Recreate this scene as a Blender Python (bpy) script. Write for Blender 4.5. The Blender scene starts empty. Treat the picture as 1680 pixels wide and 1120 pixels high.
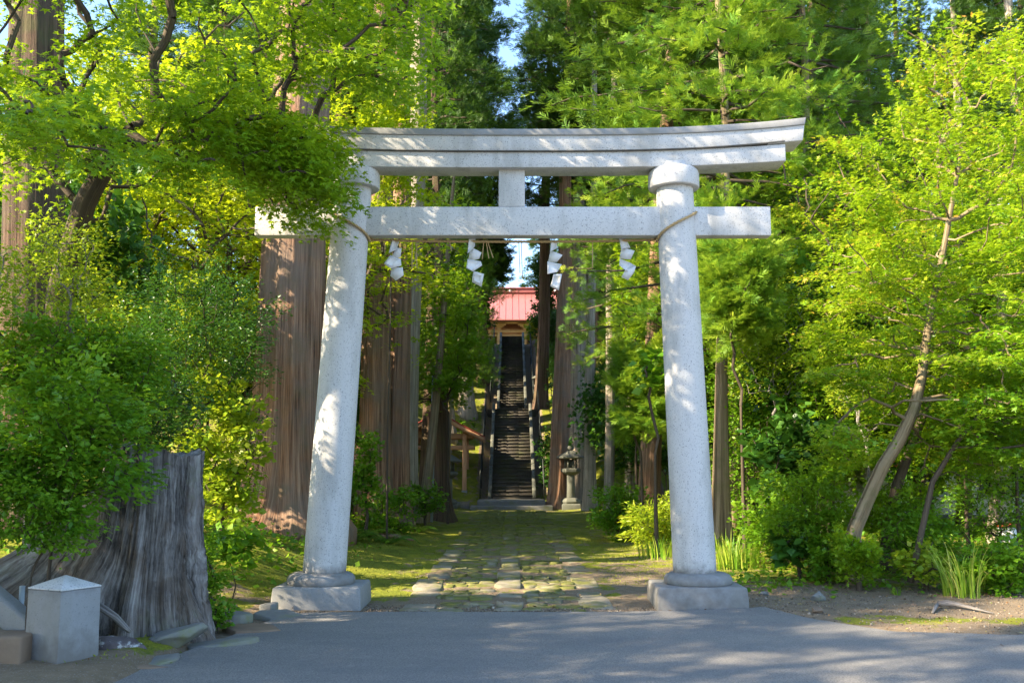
import bpy, bmesh, math, random
import numpy as np
from mathutils import Vector, Matrix
random.seed(7)
PI = math.pi
scene = bpy.context.scene
COL = scene.collection
F = 1633.0; TAN = 207.0 / F
TH = math.atan(TAN); CT, ST = math.cos(TH), math.sin(TH)
CAM = np.array([0.0, -11.6, 1.55])

def at(px, py, d):
    u, v = (px - 840) / F, (560 - py) / F
    y = CT - v * ST; z = ST + v * CT
    s = d / y
    return np.array([u * s, d - 11.6, 1.55 + z * s])

# ---------------------------------------------------------------- node helpers
def new_mat(name):
    m = bpy.data.materials.new(name); m.use_nodes = True
    nt = m.node_tree
    b = nt.nodes['Principled BSDF']
    b.inputs['Roughness'].default_value = 0.8
    b.inputs['Specular IOR Level'].default_value = 0.3
    return m, nt, b
def nd(nt, t, ins=None, **props):
    n = nt.nodes.new(t)
    for k, v in props.items(): setattr(n, k, v)
    for k, v in (ins or {}).items():
        s = n.inputs[k]
        if isinstance(v, bpy.types.NodeSocket): nt.links.new(v, s)
        else: s.default_value = v
    return n
def coord(nt, kind='Object'):
    return nd(nt, 'ShaderNodeTexCoord').outputs[kind]
def attr(nt, name, out='Vector'):
    return nd(nt, 'ShaderNodeAttribute', attribute_name=name).outputs[out]
def scl(nt, v, s):
    return nd(nt, 'ShaderNodeMapping', {'Vector': v, 'Scale': s}).outputs[0]
def noise(nt, v, scale, detail=4, rough=.55, dist=0):
    return nd(nt, 'ShaderNodeTexNoise', {'Vector': v, 'Scale': scale, 'Detail': detail, 'Roughness': rough, 'Distortion': dist}).outputs[0]
def voro(nt, v, scale, out='Distance', feature='F1'):
    return nd(nt, 'ShaderNodeTexVoronoi', {'Vector': v, 'Scale': scale}, feature=feature).outputs[out]
def c4(c): return tuple(c) + (1,) if len(c) == 3 else tuple(c)
def ramp(nt, fac, stops):
    n = nd(nt, 'ShaderNodeValToRGB', {'Fac': fac}); e = n.color_ramp.elements
    while len(e) < len(stops): e.new(0.5)
    for k, (p, c) in enumerate(stops):
        e[k].position = p; e[k].color = c4(c) if not isinstance(c, (int, float)) else (c, c, c, 1)
    return n.outputs[0]
def mix(nt, fac, a, b, mode='MIX'):
    n = nt.nodes.new('ShaderNodeMix'); n.data_type = 'RGBA'; n.blend_type = mode
    for idx, v in ((0, fac), (6, a), (7, b)):
        if isinstance(v, bpy.types.NodeSocket): nt.links.new(v, n.inputs[idx])
        else: n.inputs[idx].default_value = v if isinstance(v, (int, float)) else c4(v)
    return n.outputs[2]
def mth(nt, op, a, b=0.0):
    n = nt.nodes.new('ShaderNodeMath'); n.operation = op
    for i, v in enumerate((a, b)):
        if isinstance(v, bpy.types.NodeSocket): nt.links.new(v, n.inputs[i])
        else: n.inputs[i].default_value = v
    return n.outputs[0]
def bump(nt, b, h, strength=.5, dist=.02):
    n = nd(nt, 'ShaderNodeBump', {'Height': h, 'Strength': strength, 'Distance': dist})
    nt.links.new(n.outputs[0], b.inputs['Normal'])
def setc(nt, b, c):
    if isinstance(c, bpy.types.NodeSocket): nt.links.new(c, b.inputs['Base Color'])
    else: b.inputs['Base Color'].default_value = c4(c)

# ---------------------------------------------------------------- materials
def granite(name, base=(.545, .535, .52), dark=(.10, .10, .11), stain=.5, amount=.5):
    m, nt, b = new_mat(name); v = coord(nt)
    speck = ramp(nt, noise(nt, v, 72, 3, .65), [(.34, 1), (.42, 0)])
    fine = noise(nt, v, 260, 2, .6)
    c = mix(nt, mth(nt, 'MULTIPLY', speck, amount), mix(nt, fine, tuple(x * .78 for x in base), tuple(min(.85, x * 1.16) for x in base)), dark)
    big = ramp(nt, noise(nt, scl(nt, v, (1.6, 1.6, .45)), 2.2, 6, .62), [(.48, 0), (.72, 1)])
    c = mix(nt, mth(nt, 'MULTIPLY', big, stain), c, (.22, .215, .19))
    foot = ramp(nt, mth(nt, 'ADD', attr(nt, 'stain', 'Fac'), mth(nt, 'MULTIPLY', mth(nt, 'SUBTRACT', noise(nt, v, 9, 5, .65), .5), .9)), [(.38, 0), (.75, 1)])
    c = mix(nt, mth(nt, 'MULTIPLY', foot, .8), c, (.14, .13, .12))
    setc(nt, b, c); b.inputs['Roughness'].default_value = .75
    bump(nt, b, noise(nt, v, 120, 3, .6), .35, .004)
    return m
def bark(name, groove, mid, light, patch=None, k=1.0, moss=0.0):
    m, nt, b = new_mat(name); v = attr(nt, 'bk')
    n1 = noise(nt, scl(nt, v, (1, 1, .085)), 6.5 * k, 7, .66, .5)
    n2 = noise(nt, scl(nt, v, (1, 1, .05)), 24 * k, 5, .65, .3)
    h = mth(nt, 'ADD', mth(nt, 'MULTIPLY', n1, .6), mth(nt, 'MULTIPLY', n2, .4))
    c = ramp(nt, h, [(.38, groove), (.47, mid), (.60, light)])
    if patch: c = mix(nt, ramp(nt, noise(nt, coord(nt), 1.1, 4, .6), [(.42, 0), (.62, .75)]), c, mix(nt, n2, tuple(x * .6 for x in patch), patch))
    if moss: c = mix(nt, mth(nt, 'MULTIPLY', ramp(nt, noise(nt, coord(nt), 2.3, 5, .65), [(.5, 0), (.66, 1)]), moss), c, (.09, .11, .03))
    setc(nt, b, c); bump(nt, b, h, 1.0, .06); b.inputs['Roughness'].default_value = .9
    return m
def leafmat(name, cols, trans, tf=.42, rough=.45):
    m, nt, b = new_mat(name)
    cols = [(x[0] * 1.22, x[1] * 1.08, x[2] * .8) for x in cols]; trans = (trans[0] * 1.15, trans[1] * 1.03, trans[2] * .8)
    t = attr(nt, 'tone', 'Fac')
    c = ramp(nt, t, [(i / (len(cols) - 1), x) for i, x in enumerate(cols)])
    setc(nt, b, c); b.inputs['Roughness'].default_value = rough; b.inputs['Specular IOR Level'].default_value = .35
    tr = nd(nt, 'ShaderNodeBsdfTranslucent', {'Color': mix(nt, t, tuple(x * .75 for x in trans), trans)})
    mx = nd(nt, 'ShaderNodeMixShader', {0: tf, 1: b.outputs[0], 2: tr.outputs[0]})
    nt.links.new(mx.outputs[0], nt.nodes['Material Output'].inputs[0])
    return m
def plain(name, col, rough=.6, metal=0, var=.25, scale=12, bumpd=0):
    m, nt, b = new_mat(name); v = coord(nt)
    setc(nt, b, mix(nt, noise(nt, v, scale, 5, .6), tuple(x * (1 - var) for x in col), tuple(min(1, x * (1 + var)) for x in col)))
    b.inputs['Roughness'].default_value = rough; b.inputs['Metallic'].default_value = metal
    if bumpd: bump(nt, b, noise(nt, v, scale * 3, 5, .6), .5, bumpd)
    return m
def wood(name, a, c_):
    m, nt, b = new_mat(name); v = coord(nt)
    n = noise(nt, scl(nt, v, (1, 1, .2)), 14, 6, .6, .4)
    setc(nt, b, mix(nt, n, a, c_)); bump(nt, b, n, .4, .01)
    return m

MT = {}
MT['granite'] = granite('granite', stain=.6, amount=.8)
MT['granite_old'] = granite('weathered_granite', (.26, .262, .262), (.09, .09, .10), .8, .4)
MT['granite_moss'] = granite('mossy_lantern_stone', (.11, .115, .09), (.06, .07, .04), .5, .4)
MT['bark_red'] = bark('cedar_bark', (.03, .015, .010), (.24, .12, .066), (.46, .28, .175), (.27, .20, .155), moss=.2)
MT['bark_grey'] = bark('grey_cedar_bark', (.07, .055, .042), (.32, .26, .195), (.52, .44, .345), (.40, .345, .275), moss=.3)
MT['bark_dark'] = bark('dark_cedar_bark', (.02, .013, .01), (.09, .055, .036), (.16, .105, .07), moss=.3)
MT['bark_maple'] = bark('maple_bark', (.06, .042, .026), (.20, .145, .085), (.34, .26, .165), k=.5, moss=.4)
MT['bark_twig'] = bark('twig_bark', (.025, .018, .012), (.07, .052, .036), (.13, .10, .07), k=.6)
MT['stump'] = bark('weathered_stump_wood', (.02, .018, .018), (.17, .155, .145), (.40, .385, .375), (.22, .19, .155), k=1.3, moss=.3)
m, nt, b = new_mat('weathered_stump'); v = attr(nt, 'bk'); o_ = coord(nt)
n1 = noise(nt, scl(nt, v, (1, 1, .12)), 7, 8, .7, 1.2); n2 = noise(nt, scl(nt, v, (1, 1, .05)), 26, 5, .65, .6); n3 = noise(nt, o_, 3.4, 7, .7)
h = mth(nt, 'ADD', mth(nt, 'MULTIPLY', n1, .5), mth(nt, 'ADD', mth(nt, 'MULTIPLY', n2, .25), mth(nt, 'MULTIPLY', n3, .25)))
c = ramp(nt, h, [(.40, (.012, .010, .010)), (.46, (.09, .08, .072)), (.53, (.22, .20, .185)), (.62, (.42, .40, .375))])
c = mix(nt, ramp(nt, noise(nt, scl(nt, o_, (1, 1, .5)), 2.1, 6, .7), [(.48, 0), (.66, .75)]), c, mix(nt, n2, (.04, .03, .022), (.24, .17, .115)))
c = mix(nt, ramp(nt, noise(nt, o_, 1.7, 6, .72), [(.56, 0), (.7, .6)]), c, (.10, .115, .045))
setc(nt, b, c); b.inputs['Roughness'].default_value = .92; bump(nt, b, h, 1.0, .09); MT['stumpw'] = m
MT['root'] = bark('weathered_root_wood', (.06, .052, .046), (.22, .20, .185), (.36, .33, .30), k=1.2)
# greens
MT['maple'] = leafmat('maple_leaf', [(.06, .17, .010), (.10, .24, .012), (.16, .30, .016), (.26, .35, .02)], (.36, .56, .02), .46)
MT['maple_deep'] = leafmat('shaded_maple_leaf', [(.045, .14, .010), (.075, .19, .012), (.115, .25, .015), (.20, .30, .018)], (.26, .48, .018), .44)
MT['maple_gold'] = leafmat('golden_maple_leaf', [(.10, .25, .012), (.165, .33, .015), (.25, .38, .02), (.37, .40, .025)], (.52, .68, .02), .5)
MT['maple_tip'] = leafmat('maple_leaf_with_red_tips', [(.035, .15, .012), (.08, .24, .016), (.16, .32, .02), (.29, .35, .025), (.48, .20, .05)], (.33, .54, .02), .46)
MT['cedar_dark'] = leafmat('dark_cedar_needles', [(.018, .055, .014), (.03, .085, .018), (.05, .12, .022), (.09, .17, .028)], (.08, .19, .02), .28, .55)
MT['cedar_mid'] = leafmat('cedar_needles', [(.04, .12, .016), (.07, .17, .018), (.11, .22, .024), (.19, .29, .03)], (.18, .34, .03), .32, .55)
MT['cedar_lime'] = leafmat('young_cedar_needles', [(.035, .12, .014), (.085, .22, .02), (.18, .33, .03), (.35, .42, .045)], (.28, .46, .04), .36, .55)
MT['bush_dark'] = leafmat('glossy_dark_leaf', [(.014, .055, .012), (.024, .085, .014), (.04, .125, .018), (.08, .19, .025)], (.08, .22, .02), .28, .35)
MT['bush'] = leafmat('bush_leaf', [(.035, .13, .010), (.065, .19, .012), (.11, .26, .018), (.19, .33, .025)], (.22, .44, .02), .4, .4)
MT['bush_lime'] = leafmat('lime_bush_leaf', [(.08, .19, .012), (.14, .27, .016), (.23, .35, .025), (.36, .39, .04)], (.40, .55, .03), .42, .42)
MT['grass'] = leafmat('grass_blade', [(.06, .18, .015), (.12, .27, .02), (.22, .36, .04), (.36, .42, .10)], (.30, .50, .04), .4, .45)
MT['grass_pale'] = leafmat('pale_grass_blade', [(.09, .23, .02), (.15, .31, .03), (.25, .38, .07), (.40, .46, .16)], (.36, .50, .08), .35, .45)
MT['fern'] = leafmat('fern_frond', [(.04, .13, .015), (.08, .21, .02), (.15, .29, .03), (.28, .25, .06)], (.22, .40, .03), .38, .5)
MT['seam_shade'] = plain('seam_shade_and_stain', (.10, .095, .085), .9, 0, .5, 9)  # seam shade and stain put into one dark colour
MT['bark_brown_shade'] = bark('shaded_brown_cedar_bark', (.014, .009, .006), (.085, .048, .03), (.17, .105, .068), (.11, .08, .058), moss=.4)  # brown bark darkened so its colour carries the massive trunk's shade
MT['straw'] = plain('straw_rope', (.42, .30, .15), .9, 0, .35, 60)
MT['paper'] = plain('white_paper', (.66, .66, .66), .6, 0, .03, 20)
MT['redroof'] = plain('red_metal_roof', (.38, .145, .14), .38, .1, .12, 1.5)
MT['hutroof'] = plain('hut_red_roof', (.33, .05, .04), .5, .1, .2, 4)
MT['wood'] = wood('weathered_timber', (.40, .20, .11), (.60, .36, .21))
MT['wood_pale'] = wood('pale_old_timber', (.42, .29, .18), (.62, .46, .30))
MT['wood_dark'] = wood('dark_timber', (.05, .03, .02), (.10, .065, .045))
MT['white_wall'] = plain('white_painted_wall', (.78, .78, .76), .8, 0, .08, 2)
MT['metal'] = plain('galvanised_metal', (.33, .38, .42), .5, .3, .15, 8)
MT['rail'] = plain('dark_handrail_metal', (.025, .03, .027), .5, .5, .3, 8)
MT['dark'] = plain('dark_opening', (.02, .02, .022), .4, 0, .2, 3)
MT['brown_rock'] = plain('brown_sandstone', (.20, .14, .095), .9, 0, .4, 5, .01)
MT['orange'] = plain('orange_red_plastic', (.55, .10, .04), .5, 0, .15, 5)

m, nt, b = new_mat('lichen_rock'); v = coord(nt)
c = mix(nt, noise(nt, v, 6, 6, .65), (.055, .045, .045), (.17, .14, .14))
c = mix(nt, ramp(nt, noise(nt, v, 11, 5, .7), [(.56, 0), (.63, .9)]), c, (.48, .48, .46))
setc(nt, b, c); bump(nt, b, noise(nt, v, 14, 6, .7), .8, .03); MT['lichen'] = m

m, nt, b = new_mat('grey_slab_stone'); v = coord(nt)
c = mix(nt, noise(nt, v, 5, 6, .65), (.09, .092, .085), (.27, .265, .25))
c = mix(nt, ramp(nt, noise(nt, v, 2.6, 5, .7), [(.5, 0), (.66, .7)]), c, (.15, .16, .06))
setc(nt, b, c); bump(nt, b, noise(nt, v, 22, 6, .7), .6, .012); MT['slab'] = m

m, nt, b = new_mat('asphalt'); v = coord(nt)
g = ramp(nt, noise(nt, v, 75, 4, .8), [(.3, 0), (.7, 1)])
ag = voro(nt, v, 90)
c = mix(nt, g, (.075, .07, .066), (.36, .34, .31))
c = mix(nt, ramp(nt, ag, [(.12, .7), (.24, 0)]), c, (.42, .41, .39))
c = mix(nt, ramp(nt, noise(nt, scl(nt, v, (.5, 1.4, 1)), 1.1, 6, .62), [(.35, .0), (.7, .55)]), c, (.12, .125, .135))
c = mix(nt, ramp(nt, noise(nt, v, 4.5, 5, .7), [(.55, 0), (.78, .4)]), c, (.30, .29, .27))
setc(nt, b, c); b.inputs['Roughness'].default_value = .85
bump(nt, b, mth(nt, 'ADD', mth(nt, 'MULTIPLY', ag, .6), g), .8, .006); MT['asphalt'] = m

m, nt, b = new_mat('ground_moss_and_soil'); v = coord(nt)
soil = mix(nt, noise(nt, v, 7, 7, .7), (.10, .07, .04), (.33, .25, .165))
soil = mix(nt, ramp(nt, voro(nt, v, 42), [(.14, .75), (.3, 0)]), soil, mix(nt, noise(nt, v, 20), (.16, .15, .14), (.48, .44, .39)))
mossc = ramp(nt, noise(nt, v, 2.2, 7, .7), [(.3, (.10, .13, .010)), (.5, (.21, .235, .014)), (.68, (.34, .32, .022))])
mossc = mix(nt, ramp(nt, noise(nt, v, 60, 3, .6), [(.35, .6), (.6, 0)]), mossc, (.05, .065, .012))
mk = mth(nt, 'ADD', attr(nt, 'moss', 'Fac'), mth(nt, 'MULTIPLY', mth(nt, 'SUBTRACT', noise(nt, v, 2.8, 6, .7), .5), 1.5))
mk = ramp(nt, mk, [(.45, 0), (.56, 1)])
litter = ramp(nt, noise(nt, v, 4.3, 5, .7), [(.55, 0), (.62, 1)])
c = mix(nt, mk, soil, mossc)
c = mix(nt, mth(nt, 'MULTIPLY', litter, attr(nt, 'litter', 'Fac')), c, (.10, .06, .035))
setc(nt, b, c); b.inputs['Roughness'].default_value = .95
bump(nt, b, mth(nt, 'ADD', noise(nt, v, 16, 6, .75), mth(nt, 'MULTIPLY', noise(nt, v, 80, 3, .7), .5)), .9, .035); MT['ground'] = m

m, nt, b = new_mat('worn_path_stone'); v = coord(nt)
t = attr(nt, 'tone', 'Fac')
c = mix(nt, t, (.21, .185, .14), (.33, .295, .23))
c = mix(nt, noise(nt, v, 9, 6, .7), mix(nt, .45, c, (.08, .07, .06)), c)
mk = ramp(nt, mth(nt, 'ADD', noise(nt, v, 1.7, 6, .72), mth(nt, 'MULTIPLY', attr(nt, 'stain', 'Fac'), .35)), [(.50, 0), (.66, .9)])
c = mix(nt, mk, c, mix(nt, noise(nt, v, 14), (.07, .08, .012), (.20, .20, .03)))
setc(nt, b, c); bump(nt, b, noise(nt, v, 30, 6, .7), .7, .012); MT['path'] = m

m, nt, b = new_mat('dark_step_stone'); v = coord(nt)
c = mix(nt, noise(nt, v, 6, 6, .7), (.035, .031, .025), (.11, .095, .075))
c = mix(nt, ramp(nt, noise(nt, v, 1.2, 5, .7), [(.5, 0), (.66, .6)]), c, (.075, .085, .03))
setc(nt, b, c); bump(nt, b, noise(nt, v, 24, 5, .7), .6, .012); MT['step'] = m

# ---------------------------------------------------------------- mesh helpers
def props(o, label=None, cat=None, group=None, kind=None):
    if label: o['label'] = label
    if cat: o['category'] = cat
    if group: o['group'] = group
    if kind: o['kind'] = kind
    return o
def link(name, me, mat=None, parent=None, loc=None):
    o = bpy.data.objects.new(name, me); COL.objects.link(o)
    if mat: me.materials.append(mat)
    if parent: o.parent = parent
    if loc is not None: o.location = loc
    return o
def empty(name, loc, label, cat, group=None, rz=0):
    o = bpy.data.objects.new(name, None); COL.objects.link(o)
    o.location = [float(x) for x in loc]; o.rotation_euler[2] = rz; o.empty_display_size = .2
    return props(o, label, cat, group)
class Geo:
    """collects faces; build() makes one mesh object"""
    def __init__(s): s.v = []; s.f = {}; s.n = 0; s.a = {}
    def add(s, V, *FF, **attrs):
        V = np.asarray(V, float).reshape(-1, 3)
        for FX in FF:
            FX = np.asarray(FX, int)
            if FX.size: s.f.setdefault(FX.shape[1], []).append(FX + s.n)
        s.v.append(V)
        for k, x in attrs.items():
            s.a.setdefault(k, []).append((s.n, np.broadcast_to(np.asarray(x, float), (len(V),) if np.ndim(x) < 2 else (len(V), 3))))
        s.n += len(V); return s
    def mesh(s, name, smooth=False):
        V = np.concatenate(s.v); me = bpy.data.meshes.new(name)
        loops = []; tot = []
        for k, lst in s.f.items():
            A = np.concatenate(lst); loops.append(A.ravel()); tot.append(np.full(len(A), k))
        L = np.concatenate(loops); T = np.concatenate(tot)
        me.vertices.add(len(V)); me.vertices.foreach_set('co', V.ravel().astype(np.float32))
        me.loops.add(len(L)); me.loops.foreach_set('vertex_index', L.astype(np.int32))
        me.polygons.add(len(T)); me.polygons.foreach_set('loop_start', np.concatenate([[0], np.cumsum(T)[:-1]]).astype(np.int32))
        me.update(calc_edges=True)
        if smooth: me.polygons.foreach_set('use_smooth', np.ones(len(T), bool))
        for k, lst in s.a.items():
            vec = lst[0][1].ndim == 2
            arr = np.zeros((len(V), 3) if vec else len(V), np.float32)
            for st, x in lst: arr[st:st + len(x)] = x
            at_ = me.attributes.new(k, 'FLOAT_VECTOR' if vec else 'FLOAT', 'POINT')
            at_.data.foreach_set('vector' if vec else 'value', arr.ravel())
        me.validate(); return me
    def build(s, name, mat, parent=None, smooth=False, bevel=0, loc=None, seg=2):
        o = link(name, s.mesh(name, smooth), mat, parent, loc)
        if bevel:
            md = o.modifiers.new('bevel', 'BEVEL'); md.width = bevel; md.segments = seg; md.limit_method = 'ANGLE'; md.angle_limit = .6
        return o
    def box(s, x0, x1, y0, y1, z0, z1, M=None, **a):
        V = np.array([[x, y, z] for z in (z0, z1) for y in (y0, y1) for x in (x0, x1)], float)
        if M is not None: V = V @ np.array(M.to_3x3()).T + np.array(M.translation)
        return s.add(V, [[0, 2, 3, 1], [4, 5, 7, 6], [0, 1, 5, 4], [2, 6, 7, 3], [0, 4, 6, 2], [1, 3, 7, 5]], **a)
    def loft(s, rings, closed=True, cap=True, **a):
        """rings: list of (k,3) arrays"""
        k = len(rings[0]); V = np.concatenate(rings); FX = []
        for i in range(len(rings) - 1):
            for j in range(k if closed else k - 1):
                j2 = (j + 1) % k; FX.append([i * k + j, i * k + j2, (i + 1) * k + j2, (i + 1) * k + j])
        s.add(V, FX, **a)
        if cap:
            b0 = s.n - len(V)
            s.f.setdefault(k, []).append(np.array([[b0 + j for j in range(k)][::-1]]))
            s.f.setdefault(k, []).append(np.array([[b0 + (len(rings) - 1) * k + j for j in range(k)]]))
        return s
    def lathe(s, prof, c=(0, 0), k=32, **a):
        th = np.linspace(0, 2 * PI, k, endpoint=False)
        return s.loft([np.stack([c[0] + r * np.cos(th), c[1] + r * np.sin(th), np.full(k, z)], 1) for r, z in prof], **a)
    def tube(s, P, R, k=6, amp=0, ph=0, rings_scale=1.0, bscale=1.0):
        P = np.asarray(P, float); R = np.broadcast_to(np.asarray(R, float), (len(P),))
        T = np.gradient(P, axis=0); T /= np.linalg.norm(T, axis=1)[:, None] + 1e-9
        u = np.cross(T[0], [0.13, 1, .07]); u /= np.linalg.norm(u) + 1e-9
        th = np.linspace(0, 2 * PI, k, endpoint=False); rings = []; bk = []
        acc = 0
        for i in range(len(P)):
            u = u - T[i] * np.dot(u, T[i]); u /= np.linalg.norm(u) + 1e-9; w = np.cross(T[i], u)
            if i: acc += np.linalg.norm(P[i] - P[i - 1])
            r = R[i]
            rr = np.full(k, r)
            if amp:
                z = acc
                rr = r * (1 + amp * (np.sin(5 * th + ph + .15 * z) + .7 * np.sin(9 * th + 2.1 * ph - .2 * z + np.sin(z * .6)) + .6 * np.sin(15 * th + 3 * ph + .4 * np.sin(z)) + .45 * np.sin(27 * th + ph + .5 * z)))
            rings.append(P[i] + np.outer(rr * np.cos(th), u) + np.outer(rr * np.sin(th), w))
            bk.append(np.stack([np.cos(th) * R.max() * 2.2 * bscale + ph, np.sin(th) * R.max() * 2.2 * bscale, np.full(k, acc)], 1))
        return s.loft(rings, bk=np.concatenate(bk))

def segs_geo(g, P0, P1, R0, R1, k=5):
    """many small frusta at once"""
    n = len(P0); T = P1 - P0; L = np.linalg.norm(T, axis=1)[:, None] + 1e-9; T = T / L
    ref = np.where(np.abs(T[:, 2:3]) > .9, [[1., 0, 0]], [[0, 0, 1.]])
    u = np.cross(T, ref); u /= np.linalg.norm(u, axis=1)[:, None] + 1e-9; w = np.cross(T, u)
    th = np.linspace(0, 2 * PI, k, endpoint=False); c, s_ = np.cos(th), np.sin(th)
    ring = u[:, None] * c[None, :, None] + w[:, None] * s_[None, :, None]
    A = P0[:, None] + ring * R0[:, None, None]; B = P1[:, None] + ring * R1[:, None, None]
    V = np.concatenate([A, B], 1).reshape(-1, 3)
    j = np.arange(k); q = np.stack([j, (j + 1) % k, (j + 1) % k + k, j + k], 1)
    FX = (q[None] + (np.arange(n) * 2 * k)[:, None, None]).reshape(-1, 4)
    rad = np.repeat(np.maximum(R0, .03), 2 * k)[:, None]
    bk = np.concatenate([ring * np.maximum(R0, .03)[:, None, None] * 3, ring * np.maximum(R0, .03)[:, None, None] * 3], 1).reshape(-1, 3)
    bk[:, 2] += np.concatenate([np.zeros((n, k)), np.broadcast_to(L, (n, k))], 1).ravel() + np.repeat(np.arange(n) * .37, 2 * k)
    g.add(V, FX, bk=bk)

# leaf templates: (verts, quads)
def t_maple():
    V = [(0, 0, 0)]; ang = [-98, -52, 0, 52, 98]; ln = [.5, .85, 1.05, .85, .5]; q = []
    val = [(-.06, -.1)]
    for a, b_ in zip(ang[:-1], ang[1:]):
        m_ = math.radians((a + b_) / 2); val.append((.36 * math.cos(m_), .36 * math.sin(m_)))
    val.append((-.06, .1)); val[0] = (-.06, -.1)
    V += [(x + .1, y, .0) for x, y in val]
    tips = [(l * math.cos(math.radians(a)), l * math.sin(math.radians(a)), -.12 * l) for a, l in zip(ang, ln)]
    V += tips
    q = [[0, 1 + i, 7 + i, 2 + i] for i in range(5)]
    return np.array(V, float) - [.25, 0, 0], np.array(q)
def t_oval(w=.3, fold=.1):
    V = [(0, 0, 0), (.4, -w, fold), (1, 0, -.12), (.4, w, fold), (.45, 0, 0)]
    return np.array(V, float), np.array([[0, 1, 4, 4], [1, 2, 4, 4], [0, 4, 3, 3], [4, 2, 3, 3]])[:, :3]
def t_cedar(n=9, w=.045, seed=1):
    r = np.random.default_rng(seed); V = []; q = []
    def blade(p, d, L, nrm):
        d = d / np.linalg.norm(d); s_ = np.cross(d, nrm); s_ /= np.linalg.norm(s_); i = len(V)
        V.extend([p - s_ * w * .6, p + d * L * .55 - s_ * w + nrm * .02, p + d * L + nrm * .05, p + d * L * .55 + s_ * w + nrm * .02]); q.append([i, i + 1, i + 2, i + 3])
    up = np.array([0, 0, 1.])
    blade(np.zeros(3), np.array([1, 0, .1]), 1.0, up)
    for i in range(n):
        s_ = (-1) ** i; t = .05 + .75 * i / n
        blade(np.array([t, 0, .05 * t]), np.array([1, s_ * (1.0 - .35 * t), r.uniform(-.3, .5)]), .62 * (1 - .5 * t), np.array([r.uniform(-.4, .4), r.uniform(-.4, .4), 1.]))
    return np.array(V), np.array(q)
TP = {'maple': t_maple(), 'oval': t_oval(.27), 'wide': t_oval(.42, .06), 'narrow': t_oval(.13, .05), 'cedar': t_cedar(), 'cedar_fine': t_cedar(12, .032, 3)}

def basis(dirs, nrm):
    X = dirs / (np.linalg.norm(dirs, axis=1)[:, None] + 1e-9)
    Z = nrm - X * np.sum(X * nrm, 1)[:, None]; Z /= np.linalg.norm(Z, axis=1)[:, None] + 1e-9
    return np.stack([X, np.cross(Z, X), Z], 2)     # columns
def scatter(g, tpl, P, D, Nn, S, tone):
    V, Q = TP[tpl] if isinstance(tpl, str) else tpl
    B = basis(D, Nn); n = len(P)
    W = np.einsum('nij,vj->nvi', B, V) * S[:, None, None] + P[:, None]
    FX = (Q[None] + (np.arange(n) * len(V))[:, None, None]).reshape(-1, Q.shape[1])
    g.add(W.reshape(-1, 3), FX, tone=np.repeat(tone, len(V)))

def ell(rng, C, R, n, inner=.45, lo=-1.0, sq=0):
    out = []
    while len(out) < n:
        d = rng.normal(size=3); d /= np.linalg.norm(d)
        if d[2] < lo: continue
        r = inner + (1 - inner) * rng.random() ** .7
        if sq: r /= (np.abs(d) ** sq).sum() ** (1 / sq)
        out.append(np.array(C) + d * np.array(R) * r)
    return np.array(out)

def leaves(rng, clusters, hub, rad, flat, per, tpl, size, up=1.0, droop=.15, tone_c=None, spread=.35):
    """flat sprays of leaves around each cluster centre; hub: point the sprays grow away from"""
    n = len(clusters); g = Geo()
    out = clusters - np.asarray(hub); out[:, 2] *= .3
    out /= np.linalg.norm(out, axis=1)[:, None] + 1e-9
    tc = rng.random(n) if tone_c is None else tone_c
    idx = np.repeat(np.arange(n), per); N = len(idx)
    a = rng.random(N) * 2 * PI; r = rng.random(N) ** .6
    lx, ly = r * np.cos(a), r * np.sin(a) * .75
    R_ = rad * (0.65 + .7 * rng.random(n))[idx]
    side = np.cross(out, [0, 0, 1.]); side /= np.linalg.norm(side, axis=1)[:, None] + 1e-9
    tilt = rng.normal(size=(n, 2)) * .22
    P = clusters[idx] + out[idx] * (lx * R_)[:, None] + side[idx] * (ly * R_)[:, None]
    P[:, 2] += -(droop * (lx + .6) * R_) + tilt[idx, 0] * lx * R_ + tilt[idx, 1] * ly * R_ + rng.normal(size=N) * flat * rad
    D = out[idx] * .6 + rng.normal(size=(N, 3)) * .55 + out[idx] * (lx)[:, None] * .8 + side[idx] * ly[:, None] * .8
    D[:, 2] = D[:, 2] * .5 - droop
    Nn = rng.normal(size=(N, 3)) * spread + np.array([0, 0, up])
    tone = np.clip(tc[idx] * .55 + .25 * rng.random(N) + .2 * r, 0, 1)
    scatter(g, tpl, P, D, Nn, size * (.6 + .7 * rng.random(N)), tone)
    return g

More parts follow.
